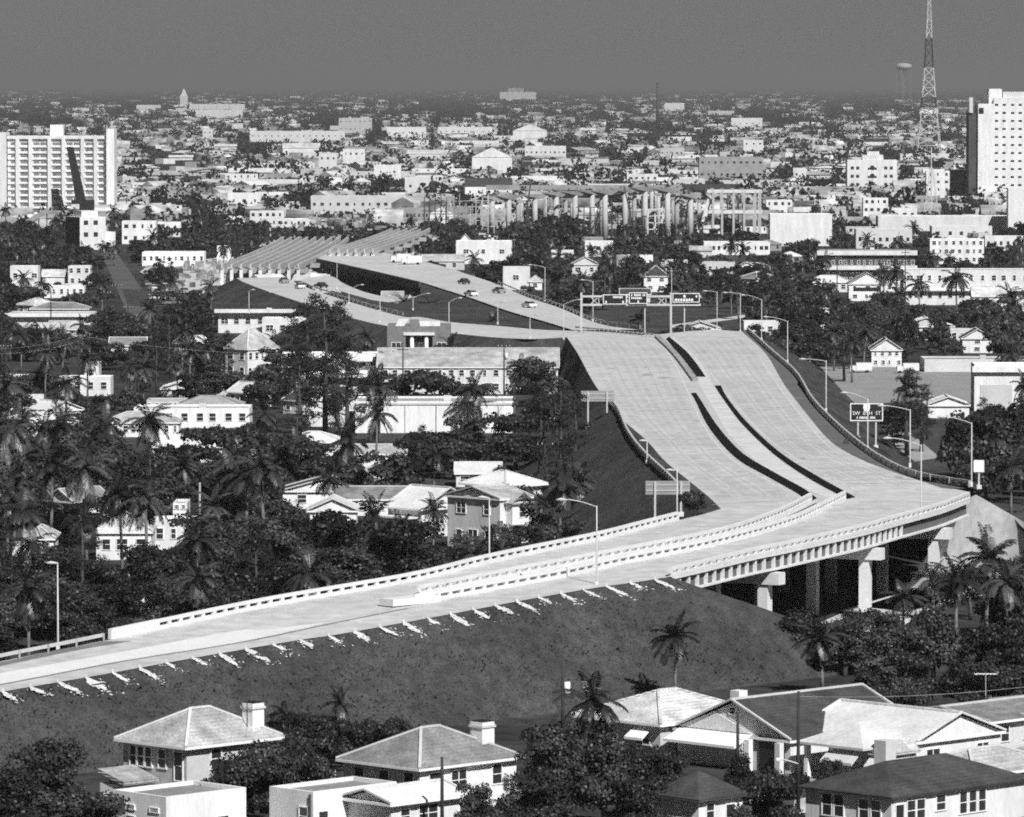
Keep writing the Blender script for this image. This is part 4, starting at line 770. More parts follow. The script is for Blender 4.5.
for q in (411.8,426.3): MB().tube([((q-387)/s_,0.5,0),((q-387)/s_,0.5,(YB-335.4)/s_)],[.42,.36],10).build('column','white',hall,True)
MB().box((414.5-387)/s_,(423.5-387)/s_,2.0,2.19,0,(YB-342)/s_).build('door','white',hall); MB().box(c0+.05,c1-.05,2.1,2.195,(YB-341.5)/s_,(YB-337)/s_).build('transom','glass',hall)
for q in (396,441.5): window(hall,((q-387)/s_,0,(YB-349)/s_),0,1.6,2.4); MB().tube([((q-387)/s_,-0.02,(YB-341)/s_),((q-387)/s_,0.1,(YB-341)/s_)],.7,12).build('round_panel','brick',hall)
# left apartment slab
d = gd(221); s_ = sc(d); X = lambda x: (x-8)/s_; p = at(8,d); ap = thing('apartment_tower',(p.x,p.y,0),label='twelve-storey white apartment slab with tall ribs and end fins',cat='apartment block'); Z = lambda y: (221-y)/s_; HOUSES.append((p.x+X(107)/2,p.y+9,1,0,X(107)/2+1,10)); LM.append(('ribbed apartment slab',0,128,115,215)); protect_rect(0,128,115,203,d)
MB().box(0,X(107),0.6,17,0,Z(139)).build('wall','white',ap); MB().box(0,X(107),-.5,16,Z(139)+.02,Z(136)).build('roof_edge','white',ap)
MB().box(X(0),X(7.2),-2.5,14,0,Z(132.5)).build('end_fin','white',ap); MB().box(X(107.2),X(115),-2.5,14,0,Z(129)).build('end_fin','white',ap); MB().box(X(50),X(62.5),4,11,Z(136),Z(125)).build('penthouse','white',ap)
ribs = [8.3,18,31,50,64,83,96,106.6]
for r_ in ribs[1:-1]: MB().box(X(r_)-.75,X(r_)+.75,-0.6,0.58,0,Z(139)).build('rib','white',ap)
wm = {}
for k in range(13):
    y = 142.2+k*6.1
    for i in range(7):
        x0, x1 = X(ribs[i])+1.0, X(ribs[i+1])-1.0; n_ = 2 if x1-x0 > 4.6 else 1
        for q in range(n_):
            w_ = (x1-x0)/n_-0.35; key = round(w_,1)
            if key not in wm: o = MB().box(0,key,-0.06,0.0,0,1.15).build('window','pane_pale',ap); wm[key] = o.data
            else: o = link('window',wm[key],ap)
            o.location = (x0+q*(x1-x0)/n_+.15,0.6,Z(y+3.0))
    MB().box(X(8.5),X(106.5),0.1,0.58,Z(y+5.4),Z(y+4.6)).build('spandrel','light',ap)
# right hotel tower
d = gd(206); s_ = sc(d); X = lambda x: (x-977.5)/s_; Z = lambda y: (206-y)/s_; p = at(977.5,d); ho = thing('hotel_tower',(p.x,p.y,0),label='tall bright white hotel tower with columns of small windows and a dark flank',cat='hotel'); HOUSES.append((p.x+14,p.y+9,1,0,18,12)); LM.append(('bright hotel tower',968,88,1024,205)); protect_rect(950,88,1024,188,d)
MB().box(0,X(1040),0,18,0,Z(104)).build('wall','white',ho); MB().box(X(993),X(1040),0.02,16,Z(104),Z(98)).build('upper_storey','white',ho); MB().box(X(988.5),X(1001.5),2,12,Z(104)+.01,Z(89)).build('penthouse','white',ho); MB().box(X(1003),X(1036),4,14,Z(98),Z(92)).build('roof_structure','light',ho)
MB().box(X(968.5),-0.02,1.5,16,0,Z(113)).build('shaded_flank','dark',ho); MB().box(X(968.8),X(972.5),0.5,1.4,Z(113),Z(97.5)).build('stack','light',ho); MB().box(X(978),X(983),-0.08,-.02,Z(114),Z(108)).build('opening','black',ho)  # tower's left side: its shade is put into the dark colour
hw_ = None
for k in range(12):
    for x in (996,1003.5,1012,1019.5,1028):
        if hw_ is None: o = MB().box(-.75,.75,-0.08,0,0,0.9).build('window','glass',ho); hw_ = o.data
        else: o = link('window',hw_,ho)
        o.location = (X(x),0,Z(106+k*8))
MB().box(X(981),X(1000),-5,-.02,0,Z(196)).build('podium','light',ho)
p = at(951,gd(204)); blk = MB().box(0,17.5/sc(p.y),0,10,0,(204-171)/sc(p.y)).build('wall','grey',thing('office_block',(p.x,p.y,0),label='grey windowless block tucked against the hotel tower flank',cat='building')); blk.data.materials[0] = M['brick']; MB().box(-.3,17.5/sc(p.y)+.3,-.3,10.3,(204-171)/sc(p.y),(204-171)/sc(p.y)+.5).build('roof','roof_flat',blk.parent)
# arched white block
d = gd(193); s_ = sc(d); X = lambda x: (x-847)/s_; Z = lambda y: (193-y)/s_; p = at(847,d); ar = thing('arched_block',(p.x,p.y,0),label='white four-storey block with a central column of dark arches and stepped top',cat='apartment block'); LM.append(('arched white block',847,152,897,190)); protect_rect(847,150,898,186,d); HOUSES.append((p.x+12,p.y+7,1,0,14,9))
MB().box(0,X(897),0,14,0,Z(160)).build('wall','white',ar); MB().box(X(862),X(883),0.5,9,Z(160)+.01,Z(155)).build('stepped_top','white',ar); MB().box(X(867),X(879),1,7,Z(155)+.01,Z(151.5)).build('stepped_top','white',ar)
for k in range(3):
    z = Z(170+k*8.2); MB().box(X(867.5),X(876.5),-.12,-.01,z+.2,z+1.2).build('arch_opening','glass',ar); MB().tube([(X(872),-.125,z+1.2),(X(872),-.02,z+1.2)],1.25,16).build('arch_head','black',ar)
    for x in (852,857.5,885.5,891): MB().box(X(x)-.8,X(x)+.8,-.1,-.01,z+.3,z+1.8).build('window','glass',ar)
# block with crane, crane, chute
d = gd(250); s_ = sc(d); p = at(80,d); X = lambda x: (x-80)/s_; Z = lambda y: (250-y)/s_
cb_ = thing('works_building',(p.x,p.y,0),math.radians(28),label='tall works building with a dark flank and bright windowed end below the crane',cat='building'); MB().box(0,9.5,0,12,0,Z(217)).build('wall','white',cb_); MB().box(-.12,-.02,0,12,0,Z(218)).build('flank','black',cb_); MB().box(1,7,1,8,Z(217),Z(211)).build('stair_head','white',cb_)  # black sheet paints the shade on the left flank
for k in range(2):
    for q in (2.2,5.8): window(cb_,(q,0,5.2+k*4),0,1.6,1.5,0)
MB().box(9.5,13.5,1,9,0,6).build('annexe','white',cb_); LM.append(('works building below the crane',58,210,105,250)); protect_rect(56,210,106,246,d); HOUSES.append((p.x+2,p.y+8,1,0,12,10))
d = gd(222); s_ = sc(d); p = at(84,d); cr = thing('crane',(p.x,p.y,0),label='black derrick crane with a tapering boom standing before the ribbed slab',cat='crane'); LM.append(('black derrick crane',67,147,95,214)); protect_rect(66,146,96,212,d)
X = lambda x: (x-84)/s_; Z = lambda y: (222-y)/s_
def taper(b, p0, p1, w0, w1, dpt=1.4):
    b.add([(p0[0]-w0,-dpt,p0[1]),(p0[0]+w0,-dpt,p0[1]),(p1[0]+w1,-dpt*.6,p1[1]),(p1[0]-w1,-dpt*.6,p1[1]),(p0[0]-w0,dpt,p0[1]),(p0[0]+w0,dpt,p0[1]),(p1[0]+w1,dpt*.6,p1[1]),(p1[0]-w1,dpt*.6,p1[1])],[(0,1,2,3),(4,7,6,5),(0,4,5,1),(1,5,6,2),(2,6,7,3),(3,7,4,0)]); return b
taper(MB(),(X(82.5),Z(207)),(X(70.5),Z(147)),2.1,1.3).build('boom','black',cr)
MB().box(X(72),X(94),-2.5,4,Z(213),Z(200)).build('cab','black',cr); MB().box(X(75),X(92),-2.2,3.2,0,Z(213)).build('base','black',cr); MB().bar((X(92),0,Z(201)),(X(72),0,Z(149)),.15).build('stay_cable','steel_dk',cr); MB().box(X(72),X(80),-2.6,-2.52,Z(209),Z(204)).build('cab_window','light',cr)
p = at(27,gd(232)); s_ = sc(p.y); ch = thing('conveyor',(p.x,p.y,0),label='pale sloping conveyor chute in front of the ribbed slab foot',cat='conveyor'); MB().bar((0,0,10/s_),(22/s_,0,22/s_),2.0,1.8).build('trough','conc_grey',ch)
for q in (4,12,20): MB().box(q/s_-.2,q/s_+.2,-.2,.2,0,(8+q*.55)/s_).build('support','steel_dk',ch)
protect_rect(26,208,50,224,p.y)
# ------------------------------------------------------------------ viaduct piers and concrete frame
PIER = None
for i, (x, yb, yt, w2) in enumerate([(492,232,196,13),(508.5,237,195,15),(535,236,194,15),(556,238,192,15),(575,238,191,16),(592,240,190,16),(605,243,190,16),(625,241,188,17),(645,242,187,17),(667.5,244,188,17),(690.5,243,194,12)]):
    d = gd(yb); s_ = sc(d); h = (yb-yt)/s_; p = at(x,d); t = thing('viaduct_pier',(p.x,p.y,0),cat='pier',group='bare piers of the unfinished viaduct',auto=('tall bare hammerhead viaduct pier',x,yb))
    MB().tube([(0,0,0),(0,0,h-1.2)],[1.0,0.95],12).build('column','conc_mid',t,True); b = MB()
    b.add([(-w2/s_,-9,h),(w2/s_,5,h),(w2/s_,6.6,h),(-w2/s_,-7.4,h),(-2.2,-1.6,h-1.9),(2.2,1.2,h-1.9),(2.2,2.4,h-1.9),(-2.2,-.4,h-1.9)],[(0,1,2,3),(0,4,5,1),(1,5,6,2),(2,6,7,3),(3,7,4,0),(4,7,6,5)]).build('hammerhead','conc_grey',t)
    if i % 2: MB().tube([(3.5,8,0),(3.5,8,h-3)],.8,10).build('rear_column','conc_grey',t,True)
    protect_rect(x-4,yt,x+4,yb-6,d)
LM.append(('row of bare viaduct piers',490,185,695,245))
d = gd(190); p = at(486,gd(204)); s_ = sc(p.y); dk = thing('unfinished_deck',(p.x,p.y,0),label='pale unfinished deck slab lying along the tops of the bare piers',cat='viaduct'); MB().box(0,196/s_,0,12,(204-190)/s_,(204-185.5)/s_).build('deck','conc_grey',dk)
for k in range(8): MB().box((8+k*26)/s_,(10+k*26)/s_,4,6,0,(204-190.2)/s_).build('column','conc_grey',dk)
p = at(682,gd(205)); s_ = sc(p.y); gd_ = thing('steel_girder',(p.x,p.y,0),label='dark steel girder spanning from the last pier to the concrete frame',cat='girder'); MB().box(0,58/s_,0,2,(205-190)/s_,(205-184)/s_).build('beam','steel_dk',gd_)
for k in (1,56): MB().box(k/s_,(k+1.5)/s_,0,2,0,(205-190.1)/s_).build('leg','steel_dk',gd_)
d = gd(236); s_ = sc(d); p = at(709,d); X = lambda x: (x-709)/s_; Z = lambda y: (236-y)/s_; cf = thing('concrete_frame',(p.x,p.y,0),label='open two-storey concrete frame with a diagonal stair beside the piers',cat='frame'); LM.append(('open concrete frame',700,188,762,233)); protect_rect(700,188,762,230,d); HOUSES.append((p.x+9,p.y+6,1,0,12,9))
for x in (713,722,733.5,744,755,760):
    for y in (0,9): MB().box(X(x)-.4,X(x)+.4,y-.4,y+.4,0,Z(191)).build('column','conc_mid',cf)
for y in (0,9):
    for z in (193,213.5): MB().box(X(708),X(762),y-.38,y+.38,Z(z),Z(z-3)).build('beam','conc_rail',cf)
for x in (713,733.5,755): MB().box(X(x)-.3,X(x)+.3,.4,8.6,Z(193),Z(190.6)).build('cross_beam','conc_rail',cf)
for k in range(4): MB().bar((X(700+k*1.6),1+k,Z(228)),(X(708+k*1.6),1+k,Z(199)),.6).build('stair_beam','conc_rail',cf)
for k in range(5): MB().box(X(710+k*10),X(714+k*10),2,4,Z(190.5),Z(188.4)).build('beam_stub','conc_grey',cf)
for x0, y0, x1, y1, yb, ds in ((527,206,531,181,240,'thin black crane jib'),(630,212,624,186,243,'thin black crane jib'),(432,176,455,143,200,'slanting thin crane jib')):
    d = gd(yb); s_ = sc(d); p = at(x0,d); t = thing('crane_jib',(p.x,p.y,0),cat='crane',auto=(ds,x0,yb)); MB().bar((0,0,0),(0,0,(yb-y0)/s_),.9).build('mast','steel_dk',t); MB().bar((0,0,(yb-y0)/s_-.5),((x1-x0)/s_,0,(yb-y1)/s_),.5).build('jib','steel_dk',t); MB().box(-1.6,1.6,-2,2,0,2.6).build('cab','steel_dk',t)
for x0, yb, w_, n_, lv, lb, mt in ((578,242,26,5,6,'dense dark scaffolding at the left end of the bare piers','steel_dk'),(612,241,30,6,7,'tall dark scaffolding between the middle bare piers','steel_dk'),(648,243,22,4,6,'pale timber falsework beside the tallest bare pier','conc_rail'),(505,236,24,5,6,'pale falsework below the first bare piers','conc_mid'),(545,237,20,4,5,'grey falsework behind the dark tree at the bare piers','conc_grey'),(676,243,16,4,6,'dark scaffolding beside the last bare pier','steel_dk'),(424,236,22,5,5,'dark formwork scaffold right of the girder viaduct end','steel_dk'),(448,233,24,5,5,'pale timber formwork between girder viaduct and first bare piers','conc_grey'),(470,234,24,5,6,'dense pale falsework just left of the first bare piers','conc_mid'),(722,231,22,5,5,'dark scaffold inside the open concrete frame','steel_dk')):
    d = gd(yb)+4; s_ = sc(d); p = at(x0,d); t = thing('scaffolding',(p.x,p.y,0),label=lb,cat='scaffolding'); h = 40/s_; ww = w_/s_; b = MB()
    for i in range(n_):
        for y in (0,5): b.bar((ww*i/(n_-1),y,0),(ww*i/(n_-1)+random.uniform(-.3,.3),y,h*random.uniform(.6,1.05)),.34)
    b.build('frame',mt,t); b = MB()
    for k in range(1,lv): b.bar((-.6,random.choice((0,5)),h*k/lv+random.uniform(-.4,.4)),(ww+.6,random.choice((0,5)),h*k/lv+random.uniform(-.4,.4)),.26)
    for k in range(4): x1 = random.uniform(0,ww*.5); b.bar((x1,0,h*random.uniform(0,.3)),(x1+ww*.45,0,h*random.uniform(.5,.95)),.24)
    b.build('brace_frame',mt,t)
for i in range(9):
    x = random.uniform(498,700); yb = random.uniform(226,236); d = gd(yb); s_ = sc(d); h = random.uniform(26,40)/s_; p = at(x,d); t = thing('viaduct_pier',(p.x,p.y,0),cat='pier',group='bare piers of the unfinished viaduct',auto=('rear capless concrete viaduct pier',x,yb)); MB().tube([(0,0,0),(0,0,h)],[.8,.7],10).build('column',random.choice(('conc_grey','conc_mid')),t,True); MB().box(-1.3,1.3,-.8,.8,h,h+.9).build('head','conc_grey',t)
b = MB()
for i in range(330):
    x, y = random.choice(((random.uniform(295,395),random.uniform(236,262)),(random.uniform(400,480),random.uniform(236,258)),(random.uniform(480,720),random.uniform(238,250)),(random.uniform(150,240),random.uniform(262,292))))
    p = P(x,y,0); hz_ = 7.2 if (300 < x < 385 and y < 252) else 0; w_, l_, h_ = random.uniform(.3,1.4), random.uniform(.5,3.5), random.uniform(.3,1.8); b.box(p.x-w_,p.x+w_,p.y-l_,p.y+l_,hz_,hz_+h_)
M['debris'] = mat('site_debris', 0.22, 0.9, 0.9, 0.12, 0, fine=0.4); db = b.build('site_debris','debris'); db['kind'] = 'stuff'
# ------------------------------------------------------------------ radio tower, water tower, stack, spire
d = gd(159); s_ = sc(d); p = at(928,d); rt = thing('radio_tower',(p.x,p.y,0),label='very tall banded lattice radio mast rising past the horizon',cat='radio mast'); LM.append(('lattice radio mast',917,0,944,157))
Wd = lambda z: float(np.interp(z,[0,20,45,68,89,107,119],[9.7,7.4,4.9,3.2,2.1,1.4,1.0]))
lev = [0,20,38,46,68,90,110,119]; col = ['light','light','steel_dk','light','steel_dk','light','light']
for i in range(7):
    b = MB(); z0, z1 = lev[i], lev[i+1]; n_ = max(2,int((z1-z0)/7)); zs = np.linspace(z0,z1,n_+1)
    for a_, c_ in zip(zs,zs[1:]):
        w0, w1 = Wd(a_), Wd(c_); k0 = [(-w0,-w0),(w0,-w0),(w0,w0),(-w0,w0)]; k1 = [(-w1,-w1),(w1,-w1),(w1,w1),(-w1,w1)]
        for q in range(4):
            r_ = (q+1)%4; b.bar((*k0[q],a_),(*k1[q],c_),.5); b.bar((*k0[q],a_),(*k1[r_],c_),.24); b.bar((*k0[r_],a_),(*k1[q],c_),.3); b.bar((*k1[q],c_),(*k1[r_],c_),.3)
    b.build('lattice_section',col[i],rt)
MB().box(-.45,.45,-.45,.45,119,140).build('mast','steel_dk',rt); MB().box(-7,7,-1,1,34,37).build('platform','trim',rt)
d = gd(220); s_ = sc(d); p = at(931,d); m2 = thing('sign_mast',(p.x,p.y,0),label='short open lattice mast standing before the slim white block',cat='mast'); b = MB()
for k in range(6):
    z0, z1 = k*3.6, k*3.6+3.6; w0, w1 = 3.4-k*.5, 2.9-k*.5
    for q in (-1,1): b.bar((q*w0,0,z0),(q*w1,0,z1),.35); b.bar((q*w0,0,z0),(-q*w1,0,z1),.22)
    b.bar((-w1,0,z1),(w1,0,z1),.25)
b.build('lattice','light',m2); MB().box(-.2,.2,-.2,.2,0,30).build('mast','light',m2)
d = 13000; s_ = sc(d); p = at(903,d); wt = thing('water_tower',(p.x,p.y,0),label='round water tower on thin legs standing on the horizon',cat='water tower'); zb = H+(84-70.5)/s_; R = 19.0
prof = [(0,0),(.45,.05),(.8,.2),(1.0,.45),(1.0,.62),(.85,.85),(.5,1.0),(0,1.05)]; b = MB(); n_ = 20
for r_, z in prof:
    for k in range(n_): b.v.append((max(r_,.01)*R*math.cos(k*2*math.pi/n_),max(r_,.01)*R*math.sin(k*2*math.pi/n_),zb+z*17))
for i in range(len(prof)-1):
    for k in range(n_): a_ = i*n_+k; c_ = i*n_+(k+1)%n_; b.f.append((a_,c_,c_+n_,a_+n_))
b.build('tank','light',wt,True)
for k in range(6): a_ = k*math.pi/3+.2; MB().bar((R*1.05*math.cos(a_),R*1.05*math.sin(a_),0),(R*.9*math.cos(a_),R*.9*math.sin(a_),zb+5),.55).build('leg','grey',wt)
MB().box(-.5,.5,-.5,.5,0,zb).build('riser','grey',wt)
p = at(657.5,gd(129)); s_ = sc(p.y); t = thing('smokestack',(p.x,p.y,0),label='tall thin dark smokestack touching the horizon',cat='smokestack'); MB().tube([(0,0,0),(0,0,(129-84)/s_)],[2.3,1.5],10).build('shaft','dark',t,True); MB().tube([(0,0,(129-84)/s_),(0,0,(129-83)/s_)],1.8,10).build('rim','dark',t); LM.append(('thin dark smokestack',655,83,660,129))
p = at(184.5,gd(108)); s_ = sc(p.y); t = thing('church_spire',(p.x,p.y,0),label='small white spire on the hazy horizon above the stepped institution',cat='spire'); MB().box(-9,9,-8,8,0,12/s_).build('tower','white',t); MB().add([(-8,-8,12/s_),(8,-8,12/s_),(8,8,12/s_),(-8,8,12/s_),(0,0,20/s_)],[(0,1,4),(1,2,4),(2,3,4),(3,0,4)]).build('spire','white',t)
#@@PART3
# ------------------------------------------------------------------ vegetation
def leaf_quads(cen, nrm, size, aspect=1.0, tilt=0.62):
    """one small quad per row, roughly facing nrm but tumbled"""
    n = len(cen); r = nrm+rng.normal(0,tilt,(n,3)); r /= np.linalg.norm(r,axis=1)[:,None]+1e-9
    a = np.cross(r, rng.normal(0,1,(n,3))); a /= np.linalg.norm(a,axis=1)[:,None]+1e-9; b = np.cross(r,a)
    s = (size*rng.uniform(.6,1.3,n))[:,None]; a = a*s*aspect; b = b*s
    V = np.stack([cen-a*.5-b*.2, cen+a*.1-b*.55, cen+a*.5+b*.15, cen-a*.1+b*.5],1).reshape(-1,3)
    return V, np.arange(4*n).reshape(n,4)
def crown_points(n, lobes):
    w = np.array([l[3]*l[4] for l in lobes]); k = rng.choice(len(lobes), n, p=w/w.sum()); L = np.array(lobes)[k]
    d = rng.normal(0,1,(n,3)); d /= np.linalg.norm(d,axis=1)[:,None]; d[:,2] = np.where(d[:,2] < -0.35, -d[:,2]*.5, d[:,2])
    r = rng.uniform(.0,1,n)**.28
    wob = 1+0.16*np.sin(d[:,0]*7+L[:,0]*3)*np.cos(d[:,1]*6+L[:,2]*2)
    c = L[:,:3]+d*(r*wob)[:,None]*np.stack([L[:,3],L[:,3],L[:,4]],1)
    return c, d
def make_broadleaf(i, n, leaf):
    """about 8 m wide and 8 m tall at scale 1"""
    wide = (1.0,1.25,.85,1.1,.95,1.3,.8,1.05)[i%8]; tall = (1.0,.8,1.15,.95,1.1,.75,1.2,.9)[i%8]; r = random.Random(50+i); lobes = []
    for k in range(r.randint(6,8)):
        a = r.uniform(0,6.28); q = r.uniform(1.2,2.9)*wide; lobes.append((q*math.cos(a),q*math.sin(a),r.uniform(1.3,2.6)*tall,r.uniform(1.0,1.7),r.uniform(.9,1.4)))
    for k in range(r.randint(9,13)):
        a = r.uniform(0,6.28); q = r.uniform(.3,2.9)*wide; z = r.uniform(2.6,6.4)*tall-0.25*q
        lobes.append((q*math.cos(a),q*math.sin(a),z,r.uniform(1.0,1.9),r.uniform(.8,1.4)))
    lobes.append((0,0,4.5*tall,2.2*wide,1.9*tall))
    c, d = crown_points(n, lobes); V, Fq = leaf_quads(c,d,leaf)
    t = MB(); t.tube([(0,0,-.3),(.1,0,1.2),(.05,.1,2.6*tall)],[.34,.26,.2],7)
    for l in lobes[:6]: t.tube([(.05,.1,2.2*tall),(l[0]*.5,l[1]*.5,l[2]*.75),(l[0]*.9,l[1]*.9,l[2])],[.15,.09,.04],5)
    return np_mesh('crown',V,Fq,'leaf'), t
def make_shade(i, n, leaf):
    r = random.Random(250+i); lobes = []
    for k in range(16):
        a = k*2.4+r.uniform(-.4,.4); q = 4.0*((k+.5)/16)**.5*r.uniform(.85,1.15); lobes.append((q*math.cos(a),q*math.sin(a),3.9-.13*q*q+r.uniform(-.7,1.1),r.uniform(1.1,1.8),r.uniform(.7,1.2)))
    for k in range(9): a = k*.7; lobes.append((3.4*math.cos(a),3.4*math.sin(a),r.uniform(1.1,1.9),1.2,1.0))
    c, d = crown_points(n, lobes); V, Fq = leaf_quads(c,d,leaf); t = MB(); t.tube([(0,0,-.3),(0,.1,1.0),(.1,.1,2.4)],[.5,.38,.3],7)
    for l in lobes[2:9]: t.tube([(.1,.1,1.8),(l[0]*.55,l[1]*.55,l[2]*.8),(l[0]*.9,l[1]*.9,l[2])],[.2,.11,.04],5)
    return np_mesh('crown',V,Fq,'leaf'), t
def make_pine(i, n, leaf):
    """about 18 m tall, drooping wisps on rising limbs"""
    r = random.Random(90+i); c = []; nr = []; t = MB(); t.tube([(0,0,-.4),(.1,.1,6),(0,.2,12),(.2,0,17)],[.36,.28,.16,.04],7)
    lobes = []
    for k in range(26):
        z = 3.5+k*.55+r.uniform(-.3,.3); ln = (2.9-abs(z-8)*.17)*r.uniform(.55,1.25); a = r.uniform(0,6.28); e = (ln*math.cos(a),ln*math.sin(a),z+ln*.45)
        t.tube([(0,0,z-.6),(e[0]*.6,e[1]*.6,z),e],[.08,.05,.02],4); lobes.append((e[0]*.75,e[1]*.75,e[2],.75+ln*.14,.6+ln*.16))
    lobes.append((0,0,17,.6,1.3)); cp, d = crown_points(n, lobes); V, Fq = leaf_quads(cp,d*np.array([1,1,.3]),leaf,.45)
    return np_mesh('crown',V,Fq,'leaf_pine'), t
def make_palm(i):
    """trunk 8 m, fronds 3.6 m"""
    r = random.Random(130+i); V = []; Fq = []; top = Vector((r.uniform(-.8,.8),r.uniform(-.5,.5),8.0)); nf = 24
    for k in range(nf):
        az = k*2.39996+r.uniform(-.2,.2); el = math.radians(r.choice([75,58,40,22,5,-18,-40])+r.uniform(-10,10)); ln = r.uniform(3.0,4.0); p = top.copy(); dirv = Vector((math.cos(az)*math.cos(el),math.sin(az)*math.cos(el),math.sin(el))); side = Vector((-math.sin(az),math.cos(az),0)); st = 13; pts = []
        for s_ in range(st+1):
            pts.append(p.copy()); dirv = (dirv+Vector((0,0,-.115-.05*s_/st))).normalized(); p += dirv*(ln/st)
        for s_ in range(st):
            a, b = pts[s_], pts[s_+1]; tt = (b-a).normalized(); u = (s_+.5)/st; ll = .85*math.sin(math.pi*min(1,.18+u*.78))**.6
            n0 = len(V); w_ = .05*(1-u)+.015; V += [a-side*w_,a+side*w_,b+side*w_,b-side*w_]; Fq.append((n0,n0+1,n0+2,n0+3))
            for sg in (-1,1):
                for h in (0,.5):
                    q = a.lerp(b,h); e = q+side*(sg*ll*.8)+tt*(ll*.45)+Vector((0,0,-ll*r.uniform(.25,.65))); m_ = q.lerp(e,.5)+Vector((0,0,.06)); n0 = len(V); V += [q,m_-tt*.085,e,m_+tt*.085]; Fq.append((n0,n0+1,n0+2,n0+3))
    me = np_mesh('crown',[tuple(v) for v in V],Fq,'leaf_palm'); t = MB()
    t.tube([(0,0,-.3),(top.x*.15,top.y*.15,2.5),(top.x*.6,top.y*.6,5.5),tuple(top)],[.24,.17,.14,.12],8)
    return me, t
def make_bush(i, n, leaf, m='leaf'):
    r = random.Random(170+i); lobes = [(r.uniform(-1.1,1.1),r.uniform(-1.1,1.1),r.uniform(.5,1.5),r.uniform(.6,1.1),r.uniform(.5,.9)) for _ in range(7)]
    c, d = crown_points(n,lobes); V, Fq = leaf_quads(c,d,leaf); return np_mesh('bush',V,Fq,m)
PROTO = {}
def trunk_mesh(t, m):
    me = bpy.data.meshes.new('trunk'); me.from_pydata(t.v,[],t.f); me.materials.append(M[m]); me.polygons.foreach_set('use_smooth',[True]*len(me.polygons)); return me
for lv, (n, lf) in enumerate(((9000,.27),(3600,.42),(1100,.75))):
    for i in range(8):
        c_, t_ = make_broadleaf(i,n,lf); PROTO['b',lv,i] = (c_,trunk_mesh(t_,'bark'))
for lv, (n, lf) in enumerate(((11000,.27),(4500,.42),(1400,.75))):
    for i in range(6): c_, t_ = make_shade(i,n,lf); PROTO['d',lv,i] = (c_,trunk_mesh(t_,'bark'))
for lv, (n, lf) in enumerate(((5200,.28),(3000,.38),(1500,.6))):
    for i in range(4): c_, t_ = make_pine(i,n,lf); PROTO['p',lv,i] = (c_,trunk_mesh(t_,'bark'))
for i in range(6): c_, t_ = make_palm(i); PROTO['c',0,i] = (c_,trunk_mesh(t_,'bark_palm'))
for lv, (n, lf) in enumerate(((2600,.22),(900,.38))):
    for i in range(4): PROTO['s',lv,i] = (make_bush(i,n,lf),None)
PROTO['f',0,0] = (make_bush(3,1500,.26,'blossom'),None)
KIND = {'d':('shade_tree','tree',10.2,5.6),'b':('broadleaf_tree','tree',8.0,8.0),'p':('casuarina_tree','tree',6.0,18.0),'c':('palm_tree','palm',6.6,11.0),'s':('bush','bush',3.6,2.2),'f':('flowering_bush','bush',3.6,2.2)}
GRP = {'d':'wide shade trees of the district','b':'dark broadleaf trees of the district','p':'tall feathery trees of the district','c':'palm trees of the district','s':'bushes of the district','f':'blossoming bushes'}
NPL = [(np.array(p), min(q[0] for q in p)-1, max(q[0] for q in p)+1, min(q[1] for q in p)-1, max(q[1] for q in p)+1) for p in NOPLANT]
def blocked(x, y, r=0.0):
    for p, a, b, c, d in NPL:
        if a < x < b and c < y < d and in_poly(x,y,p): return True
    for hx, hy, c, s, a, b in HOUSES:
        dx, dy = x-hx, y-hy
        if abs(dx*c+dy*s) < a+r and abs(-dx*s+dy*c) < b+r: return True
    return False
OFF = [(.0,.95),(-.3,.8),(.3,.8),(-.55,.6),(0,.65),(.55,.6),(-.35,.4),(.35,.4),(0,.4),(-.6,.45),(.6,.45),(0,.2),(0,.05),(-.2,.3),(.2,.3)]
def hidden_share(x, yb, wpx, hpx, d):
    k = 0
    for ox, oy in OFF:
        xi, yi = int(x+ox*wpx*.8), int(yb-oy*hpx)
        if 0 <= xi < 1024 and 0 <= yi < 900 and PROT[yi,xi] > d+4: k += 1
    return k/len(OFF)
PLANTS = []
def plan(kind, x, yb, hpx=None, wpx=None, hand=False, label=None, desc=None):
    d = gd(yb); s = sc(d); nm, ct, w0, h0 = KIND[kind]
    if hpx is None: hpx = h0*s
    if wpx is None: wpx = w0*s*(hpx/(h0*s))
    PLANTS.append(dict(k=kind,x=x,y=yb,d=d,s=s,h=hpx,w=wpx,hand=hand,label=label,desc=desc))
def grow(p):
    nm, ct, w0, h0 = KIND[p['k']]; ppm = p['s']; lv = 0 if ppm > 8.5 else (1 if ppm > 4.2 else 2)
    if p['k'] in 'cf': lv = 0
    if p['k'] == 's': lv = min(lv,1)
    i = random.randrange({'b':8,'d':6,'p':4,'c':6,'s':4,'f':1}[p['k']]); cr, tr = PROTO[p['k'],lv,i]; w = at(p['x'],p['d'])
    sx, sz = p['w']/ppm/w0, p['h']/ppm/h0
    if p['k'] == 'c': sx = min(sx,1.7); 
    desc = p['desc'] or describe(p)
    if tr is None:
        o = link(nm,cr,None,w,random.uniform(0,6.28)); o.scale = (sx,sx,sz); tag(o,p['label'],ct,GRP[p['k']],auto=None if p['label'] else (desc,p['x'],p['y'])); return o
    o = thing(nm,w,random.uniform(0,6.28),label=p['label'],cat=ct,group=GRP[p['k']],auto=None if p['label'] else (desc,p['x'],p['y'])); o.scale = (sx,sx,sz)
    link('crown',cr,o); link('trunk',tr,o); return o
